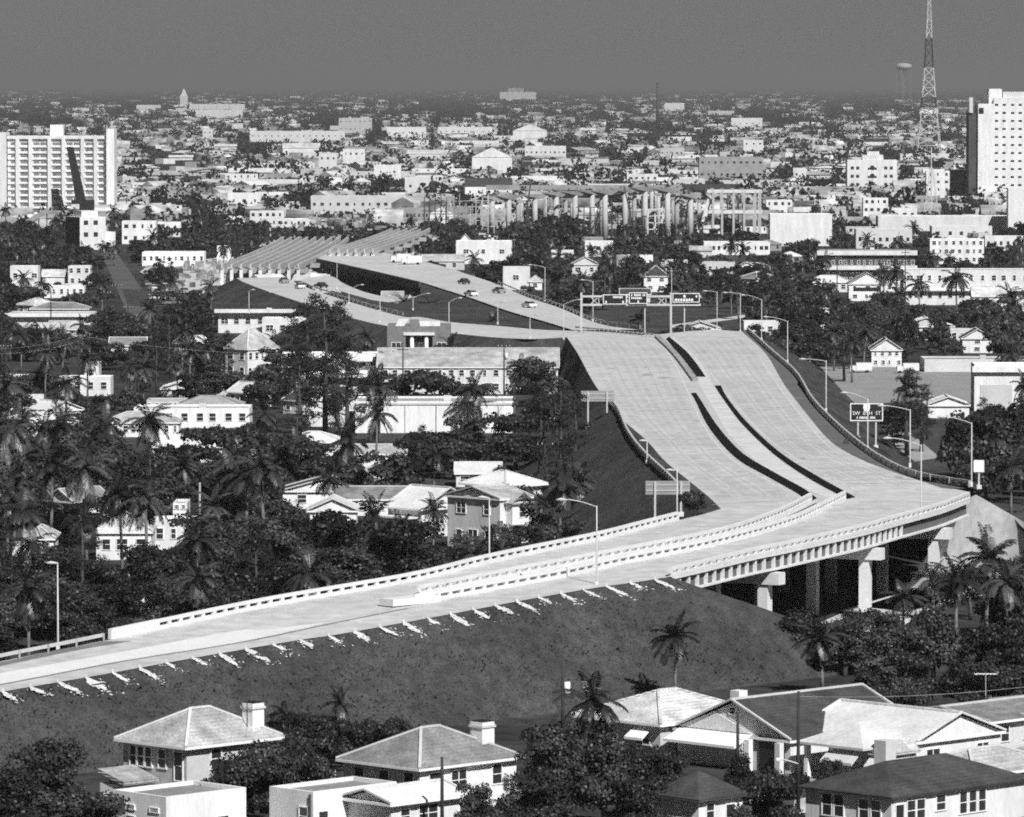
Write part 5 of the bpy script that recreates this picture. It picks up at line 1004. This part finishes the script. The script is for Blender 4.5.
def describe(p):
    m_ = p['h']/p['s']; k = p['k']
    if k == 'b':
        a = 'tall' if m_ > 9.5 else ('low' if m_ < 6.3 else 'mid-height'); b = 'spreading' if p['w'] > p['h']*1.12 else ('narrow' if p['w'] < p['h']*.85 else 'round'); return f'{a} {b} dark tree'
    if k == 'd': return ('broad ' if p['w']/p['s'] > 10.5 else ('compact ' if p['w']/p['s'] < 8.2 else ''))+'umbrella-crowned shade tree'
    if k == 'p': return 'very tall feathery tree' if m_ > 16 else 'feathery slender tree'
    if k == 'c': return 'tall shaggy palm' if m_ > 11 else ('short shaggy palm' if m_ < 8 else 'shaggy palm')
    if k == 'f': return 'pale blossoming bush'
    return 'small leafy bush'
# placed where the photograph shows them: kind, x, base y, height px, width px
for a in (('b',215,806,84,74),('b',255,814,100,84),('d',292,806,76,84),('b',322,772,72,66),('b',376,766,66,66),('b',182,792,44,46),('b',240,780,60,60),('b',42,835,105,95),('b',128,800,46,50),('b',150,795,44,48),('s',175,792,36,40),('b',236,822,95,78),('b',268,790,72,58),('b',205,800,62,50),('b',305,766,60,62),('b',352,765,58,64),('b',398,758,50,54),('b',330,750,44,60),('b',284,742,40,46),
          ('b',478,838,62,52),('s',510,826,30,40),('b',552,822,104,92),('b',606,828,108,100),('b',645,806,84,74),('b',580,790,88,78),('b',540,800,66,60),('b',668,815,74,60),('b',762,830,86,76),('b',742,800,52,46),('b',830,795,40,36),('s',792,800,30,36),('b',640,842,72,80),('b',690,842,30,60),
          ('b',800,668,62,88),('b',846,676,66,72),('b',770,652,40,50),('b',892,694,88,84),('b',936,690,96,84),('b',985,694,86,84),('b',1022,700,110,80),('b',915,712,66,70),('b',965,714,62,72),('b',1008,712,60,66),('b',880,648,56,60),('b',1005,634,62,66),('b',870,712,48,50),('b',1030,640,100,60),('b',1018,612,56,58),('b',985,600,36,40),('b',948,604,40,40),
          ('b',958,482,74,58),('b',1002,492,96,74),('b',1028,486,92,60),('b',982,478,84,56),('p',908,456,84,44),('p',922,452,66,34),('b',895,447,36,30),
          ('p',325,446,146,56),('p',308,424,120,46),('p',346,452,112,48),('p',300,450,104,48),('p',337,432,128,44),('p',560,500,118,46),('p',540,484,98,42),('p',575,486,92,36),
          ('b',436,414,62,76),('b',400,412,44,54),('b',470,412,46,50),('b',372,414,40,40),('b',330,586,96,110),('b',268,590,92,100),('b',395,590,88,100),('b',205,596,90,100),('b',440,580,58,70),('b',150,612,84,88),('b',90,618,84,88),('b',30,634,88,88),('b',300,606,70,90),('b',240,612,70,90),('b',355,600,66,90),('b',180,618,60,80),('b',500,566,46,56),('b',540,556,60,56),('b',120,628,52,66),('b',70,638,60,60),('b',10,650,70,70),('b',462,570,40,54),('b',460,455,40,44),('b',236,398,44,50),('d',264,402,36,54),('b',214,396,40,44),('p',292,392,78,34),('b',190,404,34,40),
          ('b',390,508,62,62),('b',350,505,52,56),('b',430,478,60,64),('b',470,466,54,60),('b',300,476,56,60),('b',250,500,80,80),('b',510,455,52,56),('b',220,470,64,70),('b',180,486,60,64),('b',130,500,66,70),('b',70,500,66,74),('b',40,476,60,66),('b',600,545,38,40),('b',570,552,46,46)):
    plan(*a, hand=True)
for x, y, h in ((800,354,42),(830,356,40),(775,322,38),(852,350,40),(790,338,40),(812,334,38),(872,334,36),(908,352,40),(938,350,40),(1010,358,44),(880,322,34),(760,306,30),(740,285,26),(905,330,34),(840,326,34),(950,330,34),(985,335,36),(535,264,26),(560,250,24),(620,270,26),(640,258,26),(600,290,24),(680,264,24),(445,252,24),(425,256,22),(700,292,22),(725,292,22),(548,240,40),(530,245,34),(570,246,32),(655,284,22),(10,850,90),(80,846,84),(20,815,60),(60,800,50),(1000,720,70),(900,735,60),(540,845,80)):
    plan('b' if (x+y)%3 else 'd',x,y,h,h*random.uniform(.95,1.25),hand=True)
for a in ((676,702,90,66,'lone shaggy palm leaning on the grass embankment above the tiled house'),(597,790,122,80,'big ragged palm above the black tree clump beside the tiled house'),(548,812,104,76,'palm with arching fronds at the edge of the black tree clump'),(340,752,66,42,'small dark palm rising over the trees behind the pyramid-roofed house'),(283,752,52,44,'drooping shaggy palm beside the chimney of the grey-roofed house'),(824,694,78,66,'dark drooping palm at the foot of the embankment by the bridge piers'),
          (988,640,112,80,'tall palm with upright fronds before the white paved slope'),(958,648,92,72,'thick-crowned palm left of the tallest palm by the paved slope'),(1008,648,92,66,'palm at the end of the row below the paved slope'),(935,620,58,54,'low palm in the shadow of the bridge edge'),(972,620,66,60,'middle palm of the cluster before the paved slope'),(905,640,60,56,'shaggy palm between two bridge piers'),
          (475,434,64,58,'broad palm standing before the blank white warehouse wall'),(521,394,40,34,'slim palm before the end of the long tiled wing'),(548,420,52,44,'curly palm between tiled wing and dark road wall'),(556,440,58,46,'leaning palm below the dark road wall'),(405,328,36,36,'small palm rising behind the parapet of the temple hall'),(431,330,34,36,'second small palm behind the temple hall near its corner'),(492,352,42,30,'dark slim palm on the grass beside the temple hall'),
          (387,392,42,32,'palm at the joint of banded apartments and tiled wing'),(246,540,92,76,'great drooping palm amid the dark trees below the slotted house'),(232,520,80,64,'drooping palm just behind the great palm'),(30,600,78,56,'palm at the frame edge above the lone pole'),(86,582,88,56,'leaning palm with bare curved trunk in the dark trees'),(60,470,66,50,'ragged palm in the dark trees beside the slotted house'),(104,482,64,50,'ragged palm above the bright pyramid-roofed house'),(433,556,62,40,'clipped bare palm stump before the villa wing'),
          (330,520,56,50,'pale-tipped palm beside low white gables'),(410,500,52,46,'pale-tipped palm above the villa wing'),(580,530,66,54,'dark palm between villa and road sign'),(560,540,74,58,'dark palm nearest the road parapet behind the lamp'),(908,430,60,30,'narrow shaggy palm beside the black road sign'),(915,250,30,22,'dark palm before the square-windowed block'),(957,318,56,40,'tall palm before the long white motel'),(1010,330,48,36,'palm at the end of the long white motel'),(868,262,30,24,'palm on the roofline of the dark-banded office'),(884,306,46,30,'tall thin palm beside the white gabled cottage'),(898,308,50,32,'tall thin palm between cottage and motel'),(920,318,46,34,'palm at the near corner of the motel')):
    plan('c',a[0],a[1],a[2],a[3],hand=True,label=a[4])
plan('f',298,792,38,50,hand=True,label='pale blossoming bush glowing beneath the trees behind the flat-roofed house'); plan('f',318,790,30,40,hand=True,label='smaller blossoming bush beside the garden wall of the pyramid-roofed house')
plan('f',100,812,22,34,hand=True); plan('f',760,806,20,28,hand=True)
bq = Pz(694,515); o = link('bush',PROTO['s',0,1][0],None,bq,0.4); o.scale = (1.0,1.0,1.15); tag(o,'dark round bush at the rounded pavement corner beside the blank sign','bush')
rp = random.Random(5)
for k in range(26):
    x, y = rp.uniform(5,420), rp.uniform(425,590)
    if y > 600-x*.14: continue
    h_ = rp.uniform(10.5,14)*sc(gd(y)); plan('c',x,y,h_,7.6*sc(gd(y))*rp.uniform(.9,1.15),hand=True)
# extra houses that peep out between the trees
nh = 0; tries = 0
while nh < 92 and tries < 1500:
    tries += 1; y = 186+(random.random()**1.25)*400; x = random.uniform(-10,1030)
    if y > 345 and x > 560: continue
    if y > 548 or (y > 445 and (x > 400 or random.random() < .3)): continue
    d = gd(y); s = sc(d); p = at(x,d)
    if 375 < x < 565 and 395 < y < 560: continue
    if blocked(p.x+5,p.y+5,5) or blocked(p.x+2,p.y+2,5): continue
    w = random.uniform(7,13); hm = random.uniform(2.9,4.8 if y > 300 else 5.6)
    if hidden_share(x+w*s*.4,y,w*s,hm*s,d) > 0.1: continue
    if y > 400: hm = min(hm,3.9); w = min(w,10.5)
    kd = random.choice('FRHGRF'); wl_ = random.choice('wwwwllg'); rf_ = random.choice('wwwlmgfd') if kd != 'F' else random.choice('wff')
    dn = {'F':'flat-roofed','R':'low-gabled','H':'hip-roofed','G':'gable-fronted'}[kd]; cn = {'w':'white','l':'pale','g':'grey'}[wl_]
    bld(x,y-hm*s,x+w*s,y,kd,wl_,rf_,desc=f'{cn} {dn} house',win=(random.randint(2,4),1 if hm < 5 else 2) if s > 2.4 else None,rot=random.choice((0,0,U45)),name='house',cat='house',hide=.35 if y < 400 else .62); nh += 1
nf = 0; tries = 0
while nf < 250 and tries < 6000:
    tries += 1; y = 97+(random.random()**.62)*95; x = random.uniform(-5,1020); d = gd(y); s = sc(d); p = at(x,d)
    if y < 108 and random.random() < .45: continue
    w = random.choice((random.uniform(8,16),random.uniform(10,24),random.uniform(18,38)))*(1.0+max(0,(130-y))/50); hm = random.uniform(3.0,6.5)*(1+max(0,(130-y))/70)
    if blocked(p.x+w/2,p.y+4,8) or hidden_share(x+w*s*.5,y,w*s,hm*s,d) > 0.01: continue
    kd = random.choice('FFFRRG'); wl_ = random.choice('wwwwlllgg') ; rf_ = random.choice('wwlmg') if kd != 'F' else random.choice('wff')
    dn = {'F':'flat-roofed','R':'low-gabled','G':'gable-fronted'}[kd]; cn = {'w':'white','l':'pale','g':'grey'}[wl_]; sz = 'long' if w > 24 else ('small' if w < 13 else 'mid-sized')
    bld(x,y-hm*s,x+w*s,y,kd,wl_,rf_,desc=f'far {sz} {cn} {dn} building',win=(random.randint(3,7),random.choice((1,1,2))) if (s > 1.5 and random.random() < .7) else None,rot=random.choice((0,0,0,U45)),name='building',cat='building',hide=.55,ov=.6); nf += 1
# trees of the district, scattered where nothing else is shown
y = 650.0
while y > 176:
    d = gd(y); s = sc(d); x = random.uniform(-120,-95)
    while x < 1130:
        yy = y+random.uniform(-.5,.5)*.07*(y-84); r = random.random(); k = 'd' if r < .32 else 'b' if r < .66 else ('c' if r < .86 else ('p' if r < .93 else 's'))
        dd = gd(yy); ss = sc(dd); nm, ct, w0, h0 = KIND[k]; f = random.uniform(.75,1.2)*(.9 if k != 'p' else .62); w = w0*f*random.uniform(.9,1.25)*ss; h = h0*f*ss
        if k == 'c': f = random.uniform(.7,1.05); h = h0*f*ss; w = w0*random.uniform(.85,1.05)*ss
        p = at(x,dd)
        ok = not ((x > 560 and yy > 520) or blocked(p.x,p.y,1.0))
        if ok and hidden_share(x,yy,w,h,dd) <= (.13 if k != 'c' else .25): plan(k,x,yy,h,w)
        x += (4.4 if k in 'bd' else 2.8)*ss*random.uniform(.6,1.4)
    y -= max(2.2,.040*(y-84))
PLANTS.sort(key=lambda p: (not p['hand'],-p['h']*p['w'])); cnt = {}; far = []
CAP = {'d':290,'b':296,'p':60,'c':230,'s':90,'f':10}
for p in PLANTS:
    if p['x'] < -28 or p['x'] > 1052 or not p['hand'] and (cnt.get(p['k'],0) >= CAP[p['k']]): far.append(p); continue
    cnt[p['k']] = cnt.get(p['k'],0)+1; grow(p)
print('PLANTS', cnt, 'far', len(far))
# far woods: everything beyond the trees one can tell apart
pos = [(p['x'],p['d'],p['w']/p['s'],p['h']/p['s']*.95) for p in far if p['k'] != 's']
d = 2250.0
while d < 108000:
    s = sc(d); cw = max(8.5,6.5/s); x = random.uniform(-130,-120); yb = HOR+H*F/d
    while x < 1155:
        hgt = random.uniform(6,12.5)*(1+max(0,d-14000)/26000*random.random()); wd = cw*random.uniform(.7,1.5); dd = d*random.uniform(.985,1.015); px = x
        dens = .5+.5*math.sin(px*.021+d*.0031)*math.cos(px*.013-d*.0017)
        if random.random() < .42+.45*dens:
            q = at(px,dd); yi = int(HOR+(H-hgt*.75)*F/dd); xi = int(px)
            a_ = max(2,int(wd*s*.45))
            if not any(0 <= u < 1024 and PROT[min(899,yi+v),u] > dd for u in (xi-a_,xi,xi+a_) for v in (0,max(1,int(hgt*s*.5)))) and not blocked(q.x,q.y,1.5): pos.append((px,dd,wd,hgt))
        x += wd*s*random.uniform(.45,.95)
    d *= 1.028
pos = np.array(pos); n = len(pos); K = 30
base = np.stack([(pos[:,0]-512)*pos[:,1]/F,pos[:,1],np.zeros(n)],1)
cen = np.repeat(base,K,0); dv = rng.normal(0,1,(n*K,3)); dv /= np.linalg.norm(dv,axis=1)[:,None]; rr = rng.uniform(0,1,n*K)**.33
wr = np.repeat(pos[:,2],K)*.5; hr_ = np.repeat(pos[:,3],K)*.5
cen = cen+np.stack([dv[:,0]*rr*wr,dv[:,1]*rr*np.minimum(wr,9),hr_*.98+dv[:,2]*rr*hr_],1)
V, Fq = leaf_quads(cen,dv,np.minimum(np.maximum(wr*.42,hr_*.3),hr_*.75))
V[:,2] = np.maximum(V[:,2],0.05)
wo = link('distant_woods',np_mesh('distant_woods',V,Fq,'woods')); wo['kind'] = 'stuff'
print('WOODS', n)
# the town beyond the buildings one can tell apart: one mass of small roofs and walls
tv = []; tf = []
def tbox(x, d, w, b, h, kd):
    p = at(x,d); a = random.choice((0,0,0,.5,U45)); c, s = math.cos(a), math.sin(a); n0 = len(tv); R_2 = lambda u,v,z: (p.x+u*c-v*s,p.y+u*s+v*c,z)
    tv.extend([R_2(0,0,0),R_2(w,0,0),R_2(w,b,0),R_2(0,b,0),R_2(0,0,h),R_2(w,0,h),R_2(w,b,h),R_2(0,b,h)])
    fs = [(0,1,5,4),(1,2,6,5),(2,3,7,6),(3,0,4,7)]
    if kd: tv.extend([R_2(0,b/2,h*1.45),R_2(w,b/2,h*1.45)]); fs += [(4,5,9,8),(6,7,8,9),(5,6,9),(7,4,8)]
    else: fs.append((4,5,6,7))
    tf.extend(tuple(i+n0 for i in f) for f in fs)
k = 0; tries = 0
while k < 3700 and tries < 30000:
    tries += 1; y = 90+(random.random()**1.15)*140; x = random.uniform(-110,1130); d = gd(y); s = sc(d)
    if math.sin(x*.017+y*.09)+math.sin(x*.043-y*.13)+random.uniform(-1.2,1.2) < -.4: continue
    w = random.uniform(8,22)*(1+max(0,(125-y))/22); h = random.uniform(2.6,6.0)*(1+max(0,(120-y))/55); p = at(x,d)
    if blocked(p.x+w/2,p.y+4,3) or hidden_share(x+w*s*.5,y,w*s,h*s*1.4,d) > 0.01: continue
    tbox(x,d,w,random.uniform(7,14),h,random.random() < .45); k += 1
M['town'] = mat('town_walls', 0.36, 0.9, 0.85, 0.016, 0, fine=0.5)
tb2 = MB(); tb2.v = tv; tb2.f = tf; to = tb2.build('distant_town','town'); to['kind'] = 'stuff'
# rough grass on the near embankment
gv = []; 
for pi in range(len(near)-1):
    p, q = near[pi], near[pi+1]; t_ = (q-p); l_ = Vector((t_.y,-t_.x,0)).normalized(); wd_ = 2.05*zh(p.y)
    if p.x < -55: continue
    for _ in range(330):
        u = random.random()*.97+.02; c_ = p+t_*random.random()+l_*(wd_*u); gv.append((c_.x,c_.y,(p.z-.05)*(1-u)))
gv = np.array(gv); ng = len(gv); hh_ = rng.uniform(.06,.24,ng)**1.0; an = rng.uniform(0,6.28,ng); dx_ = np.stack([np.cos(an),np.sin(an),np.zeros(ng)],1)*(hh_*rng.uniform(.5,1.1,ng))[:,None]; lean = np.stack([rng.normal(0,.5,ng),rng.normal(0,.5,ng),np.ones(ng)],1)*hh_[:,None]
GV = np.stack([gv-dx_*.5,gv+dx_*.5,gv+dx_*.35+lean,gv-dx_*.3+lean*.9],1).reshape(-1,3); go_ = link('grass_tufts',np_mesh('grass_tufts',GV,np.arange(4*ng).reshape(ng,4),'grass')); go_['kind'] = 'stuff'
# ------------------------------------------------------------------ cars
def car_proto(paint):
    L_, W2 = 2.45, .92; b = MB(); prof = [(-L_,.38),(-L_-.05,.72),(-L_+.25,.92),(-1.25,.97),(1.05,.97),(L_-.25,.86),(L_+.05,.68),(L_,.36)]
    def ext(b_, pr, w0, w1):
        n_ = len(pr); zs = [p[1] for p in pr]; zm, zM = min(zs), max(zs)
        for sg in (-1,1):
            for px, pz in pr: ww = w0+(w1-w0)*((pz-zm)/(zM-zm))**2; b_.v.append((px,sg*ww,pz))
        b_.f.append(tuple(range(n_))); b_.f.append(tuple(range(n_,2*n_))[::-1])
        for i in range(n_): j = (i+1)%n_; b_.f.append((i,i+n_,j+n_,j))
    ext(b,prof,W2,W2-.08); body = b
    gl = MB(); ext(gl,[(-1.55,.96),(-.95,1.40),(.45,1.42),(1.0,.96)],.84,.66); rf = MB(); rf.prism([(-.92,-.66),(.42,-.66),(.42,.66),(-.92,.66)],1.40,1.46)
    return paint, body, gl, rf
CARS = {}
def car(x, y, ang, paint, label, elev=True, gz_=0.0):
    p = Pz(x,y,.02) if elev else P(x,y,.06)
    t = thing('parked_car' if not elev else 'car',p,ang,label=label,cat='car',group='cars of the district')
    if paint not in CARS:
        _, b, gl, rf = car_proto(paint); bo = b.build('body',paint,t); go_ = gl.build('cabin_glass','glass',t); ro = rf.build('roof',paint,t); wh = []
        o = MB().tube([(0,-.1,0),(0,.1,0)],.34,12).build('wheel','rubber',t); hub = MB().tube([(0,-.115,0),(0,.115,0)],.17,10).build('hub','steel',o); hl = MB().tube([(0,0,0),(.06,0,0)],.11,8).build('headlight','trim',t)
        CARS[paint] = (bo.data,go_.data,ro.data,o.data,hub.data,hl.data); ws = [o]; hs = [hl]
    else:
        bo, go_, ro, wd_, hb, hd = CARS[paint]; link('body',bo,t); link('cabin_glass',go_,t); link('roof',ro,t); o = link('wheel',wd_,t); link('hub',hb,o); ws = [o]; hs = [link('headlight',hd,t)]
    _, _, _, wd_, hb, hd = CARS[paint]
    for _ in range(3): o = link('wheel',wd_,t); link('hub',hb,o); ws.append(o)
    for o, (a, b) in zip(ws,((1.5,.8),(1.5,-.8),(-1.5,.8),(-1.5,-.8))): o.location = (a,b,.34)
    hs.append(link('headlight',hd,t))
    for o, q in zip(hs,(.62,-.62)): o.location = (2.46,q,.68)
for a in ((464,284,1.9,'car_d','black car farthest back on the upper road'),(471,296,1.95,'car_w','white-topped car at the inner kerb of the upper road'),(499,293,1.95,'car_g','grey car in the outer lane of the upper road'),(529,307.5,1.95,'car_w','lone pale car rolling down toward the gantry'),(300,288.5,1.8,'car_w','white car parked where the lower ramp meets the girders'),(284,283,1.8,'car_g','grey car behind the white car at the girders'),(321,288,2.0,'car_d','dark car on the short loop ramp below the trestle')): car(*a)
for i, (x, y) in enumerate(((153,290),(158,294),(163,297),(168,300),(172,305),(176,309),(150,300),(184,293),(193,296),(204,298),(146,286),(212,292))):
    car(x,y,random.choice((0.2,1.9,2.6,.9)),('car_w','car_g','car_d')[i%3],('white','grey','black')[i%3]+' '+('car parked at the head of the lawn','car parked beside the lawn edge','car parked in the middle of the row by the lawn','car parked near the street mouth')[i//3]+' '+('under trees','on bare sand','facing the girders')[i%3],elev=False)
for i, (x, y, lb) in enumerate(((402,262.5,'white van parked right of the site hut'),(413,264.5,'pale van last in line beside the site hut'),(862,372.5,'white box truck parked on the far edge of the gravel lot'),(909,373,'second white box truck on the gravel lot near the two-storey house'))):
    p = Pz(x,y,.03) if y < 300 else P(x,y,.07); t = thing('box_truck',p,0.1,label=lb,cat='truck'); t.scale = (.62,.62,.62) if y > 300 else (.8,.8,.8); MB().box(-2.0,3.0,-1.15,1.15,.7,3.1).build('cargo_box','car_w',t); MB().prism([(-3.9,-1),(-2.1,-1),(-2.1,1),(-3.9,1)],.6,2.2).build('cab','car_w',t); MB().box(-3.93,-3.4,-.9,.9,1.4,2.05).build('windscreen','glass',t)
    for a, b in ((-3,-1.03),(-3,1.03),(1.6,-1.03),(1.6,1.03)): MB().tube([(a,b-.12,.45),(a,b+.12,.45)],.45,10).build('wheel','rubber',t)
# ------------------------------------------------------------------ utility poles and wires
def upole(x, yb, yt, desc, arm=True, can=False, m='wood', lampx=None):
    p = P(x,yb,0); s = sc(p.y); h = (yb-yt)/s; t = thing('utility_pole',p,cat='utility pole',group='utility poles of the streets',auto=(desc,x,yb)); MB().tube([(0,0,-.2),(0,0,h)],[.17,.11],7).build('pole',m,t,True)
    if arm: MB().box(-1.1,1.1,-.06,.06,h-.7,h-.55).build('crossarm',m,t); [MB().tube([(q,0,h-.55),(q,0,h-.35)],.05,6).build('insulator','trim',t) for q in (-1,-.4,.4,1)]
    if can: MB().tube([(.4,-.1,h-2.9),(.4,-.1,h-1.7)],.26,10).build('transformer','trim',t,True)
    if lampx: MB().tube([(u*lampx,-.1,h-5.6+.35*math.sin(u*1.5)) for u in np.linspace(0,1,6)],.06,6).build('lamp_arm','steel',t); MB().tube([(lampx*.95,-.1,h-5.3),(lampx*1.12,-.1,h-5.3)],.16,8).build('lamp_head','trim',t)
    return p+Vector((0,0,h-.4))
up = [upole(562.5,745,661,'dark wooden pole with a white transformer can',False,True),upole(737.5,800,712,'thin pole in front of the gabled porch',False),upole(798,812,690,'thin wooden pole carrying a curved lamp arm',False,lampx=-1.5),upole(442,840,756,'dark bare pole before the pyramid-roofed house',False),
      upole(504,404,343,'black wooden pole carrying transformers',True,True),upole(403,396,346,'dark wooden pole'),upole(375.5,440,405,'short dark pole',False),upole(129,612,568,'thin pole with a pale crossarm in dark trees',True,m='wood_lt'),upole(79,402,333,'tall dark wooden pole'),upole(6,385,343,'dark wooden pole with wires'),upole(51,330,290,'thin dark pole'),upole(169,374,346,'pale short pole',False,m='wood_lt'),upole(142,345,313,'dark street pole'),upole(117,330,283,'tall dark street pole'),upole(128,332,305,'thin street pole'),upole(106,340,290,'dark street pole'),
      upole(545,500,440,'dark pole beside the casuarinas'),upole(557,470,415,'dark tilted street pole'),upole(514,440,385,'dark pole at the warehouse end'),upole(927,440,393,'dark pole with crossarm',True),upole(837,300,256,'tall thin pole'),upole(880,312,258,'tall thin pole'),upole(905,306,250,'tall thin pole'),upole(990,300,246,'tall thin pole'),upole(307,345,300,'dark thin pole'),upole(333,340,304,'dark thin pole'),upole(200,545,482,'slim pale pole in the dark trees',False,m='wood_lt')]
def wire(a, b, sag, label):
    c = MB(); pts = [a.lerp(b,u)-Vector((0,0,sag*4*u*(1-u))) for u in np.linspace(0,1,12)]; c.tube([p-a for p in pts],.02,4); tag(c.build('power_line','conc_grey',None,loc=a),label,'cable')
wire(P(-40,346,11),up[8],1.2,'upper pale wire strung from the frame edge to the tall dark pole'); wire(P(-40,351,10),up[8]-Vector((0,0,1)),1.2,'lower pale wire strung from the frame edge to the tall dark pole'); wire(up[8],up[5],2.0,'long sagging wire between the tall dark pole and the pole before the temple hall'); wire(up[5],up[4],1.5,'wire between the two dark poles before the tiled wing'); wire(up[4],up[18],.8,'wire from the transformer pole to the pole at the warehouse end')
wire(up[13],up[24],2.0,'thin wire from the tall street pole to the pole behind the flat motel'); wire(up[20],up[21],1,'thin wire before the dark-banded office'); wire(up[21],up[22],.8,'thin wire before the white gabled cottage'); wire(up[22],up[23],1.5,'thin wire along the long white motel front'); wire(up[2],up[2]+Vector((30,30,-1)),.8,'thin wire from the lamp-arm pole over the bungalow roofs')
p = P(985.5,722,0); s = sc(p.y); t = thing('television_aerial',p,label='broad pale television aerial on a mast against the black trees',cat='aerial'); MB().tube([(0,0,0),(0,0,(722-673)/s)],.035,6).build('mast','steel',t); MB().box(-1.0,1.0,-.03,.03,(722-674)/s,(722-673)/s).build('boom','trim',t)
for k in range(7): MB().box(-.95+k*.31,-.92+k*.31,-.6,.6,(722-673.3)/s,(722-672.8)/s).build('element','trim',t)
# ------------------------------------------------------------------ labels: what a thing looks like and what it stands beside
def size_of(l): return max(6,(l[3]-l[1])), max(4,(l[4]-l[2]))
def nearest(x, y, n=3, skip=''):
    out = []
    for l in LM:
        if skip and skip in l[0]: continue
        cx, cy = (l[1]+l[3])/2, l[4]; w_, h_ = size_of(l); dx = max(0,abs(x-cx)-w_/2); dy = (y-cy)*(1.6 if y > 150 else 3.0); out.append((math.hypot(dx,dy),l))
    out.sort(key=lambda q: q[0]); return [q[1] for q in out[:n]]
def relation(x, y, l):
    cx = (l[1]+l[3])/2; w_, h_ = size_of(l)
    if abs(x-cx) < w_*.55: return 'in front of' if y > l[4] else 'behind'
    side = 'left of' if x < cx else 'right of'; dy = y-l[4]; sp = abs(x-cx)-w_/2
    if abs(dy) > .55*sp+6: return ('in front and ' if dy > 0 else 'behind and ')+side
    return ('just ' if sp < w_*.6 else '')+side
LM += [('black road sign',850,403,883,446),('sign gantry',580,290,700,330),('slotted tree-side parapet',200,600,330,625),('bridge piers',757,540,880,617),('grass embankment foot',560,680,740,715),('gravel lot',822,367,976,402),('paved bridge slope',965,490,1024,550),('unfinished girder fan',220,237,330,283),('dark trestle bridge',317,258,421,300),('upper road',440,268,580,330),('dark road wall',558,343,592,405),('black-hipped bungalow',810,752,1024,815),('pyramid-roofed house',341,726,519,780),('tall grey-roofed house',113,707,280,775),('dark-roofed gabled house',680,685,860,760),('white carport bungalow',807,712,1000,765),('pale-tiled house',602,695,690,740),('blank sign backs',645,480,690,520),('church spire',183,88,187,108),('water tower',895,62,911,128)]
used = {o.get('label') for o in C.objects if o.get('label')}
def base_label(desc, x, y, lv):
    L_ = nearest(x,y,3,'viaduct piers' if 'pier' in desc else ''); a = f'{desc} {relation(x,y,L_[0])} the {L_[0][0]}'
    if lv == 0: return a
    b = f'{a}, {relation(x,y,L_[1])} the {L_[1][0]}'
    return b
todo = [(o,d_,x,y) for o,d_,x,y in ITEMS]; byl = {}
for it in todo: byl.setdefault(base_label(*it[1:],0),[]).append(it)
ORD = ['first','second','third','fourth','fifth','sixth','seventh','eighth','ninth','tenth','eleventh','twelfth','thirteenth','fourteenth']; NUM = ['zero','one','two','three','four','five','six','seven','eight','nine','ten','eleven','twelve','thirteen','fourteen']
final = {}
for lb, g_ in byl.items():
    if len(g_) == 1 and lb not in used: final.setdefault(lb,[]).append(g_[0]); continue
    sub = {}
    for it in g_:
        k = base_label(*it[1:],1)
        if len(k.split()) > 16: k = lb
        sub.setdefault(k,[]).append(it)
    for k, gg in sub.items(): final.setdefault(k,[]).extend(gg)
for k, gg in final.items():
    if len(gg) == 1 and k not in used: gg[0][0]['label'] = k; used.add(k); continue
    gg.sort(key=lambda q: q[2]); n_ = len(gg)
    for i, it in enumerate(gg):
        base = k if len(k.split()) <= 11 else base_label(*it[1:],0)
        for pre in ((('leftmost' if i == 0 else ('rightmost' if i == n_-1 else (ORD[i]+' from left' if i < 14 else 'one more')))+' '+base) if n_ > 1 else 'one more '+base,):
            lb = pre; j = 0
            while lb in used and j < 12: lb = pre+' '+('nearer the viewer','farther away','a little higher','a little lower','slightly apart','closer in','set back','set forward','close to its neighbour','standing free','half hidden','in a gap')[j]; j += 1
        it[0]['label'] = ' '.join(lb.split()[:16]); used.add(it[0]['label'])
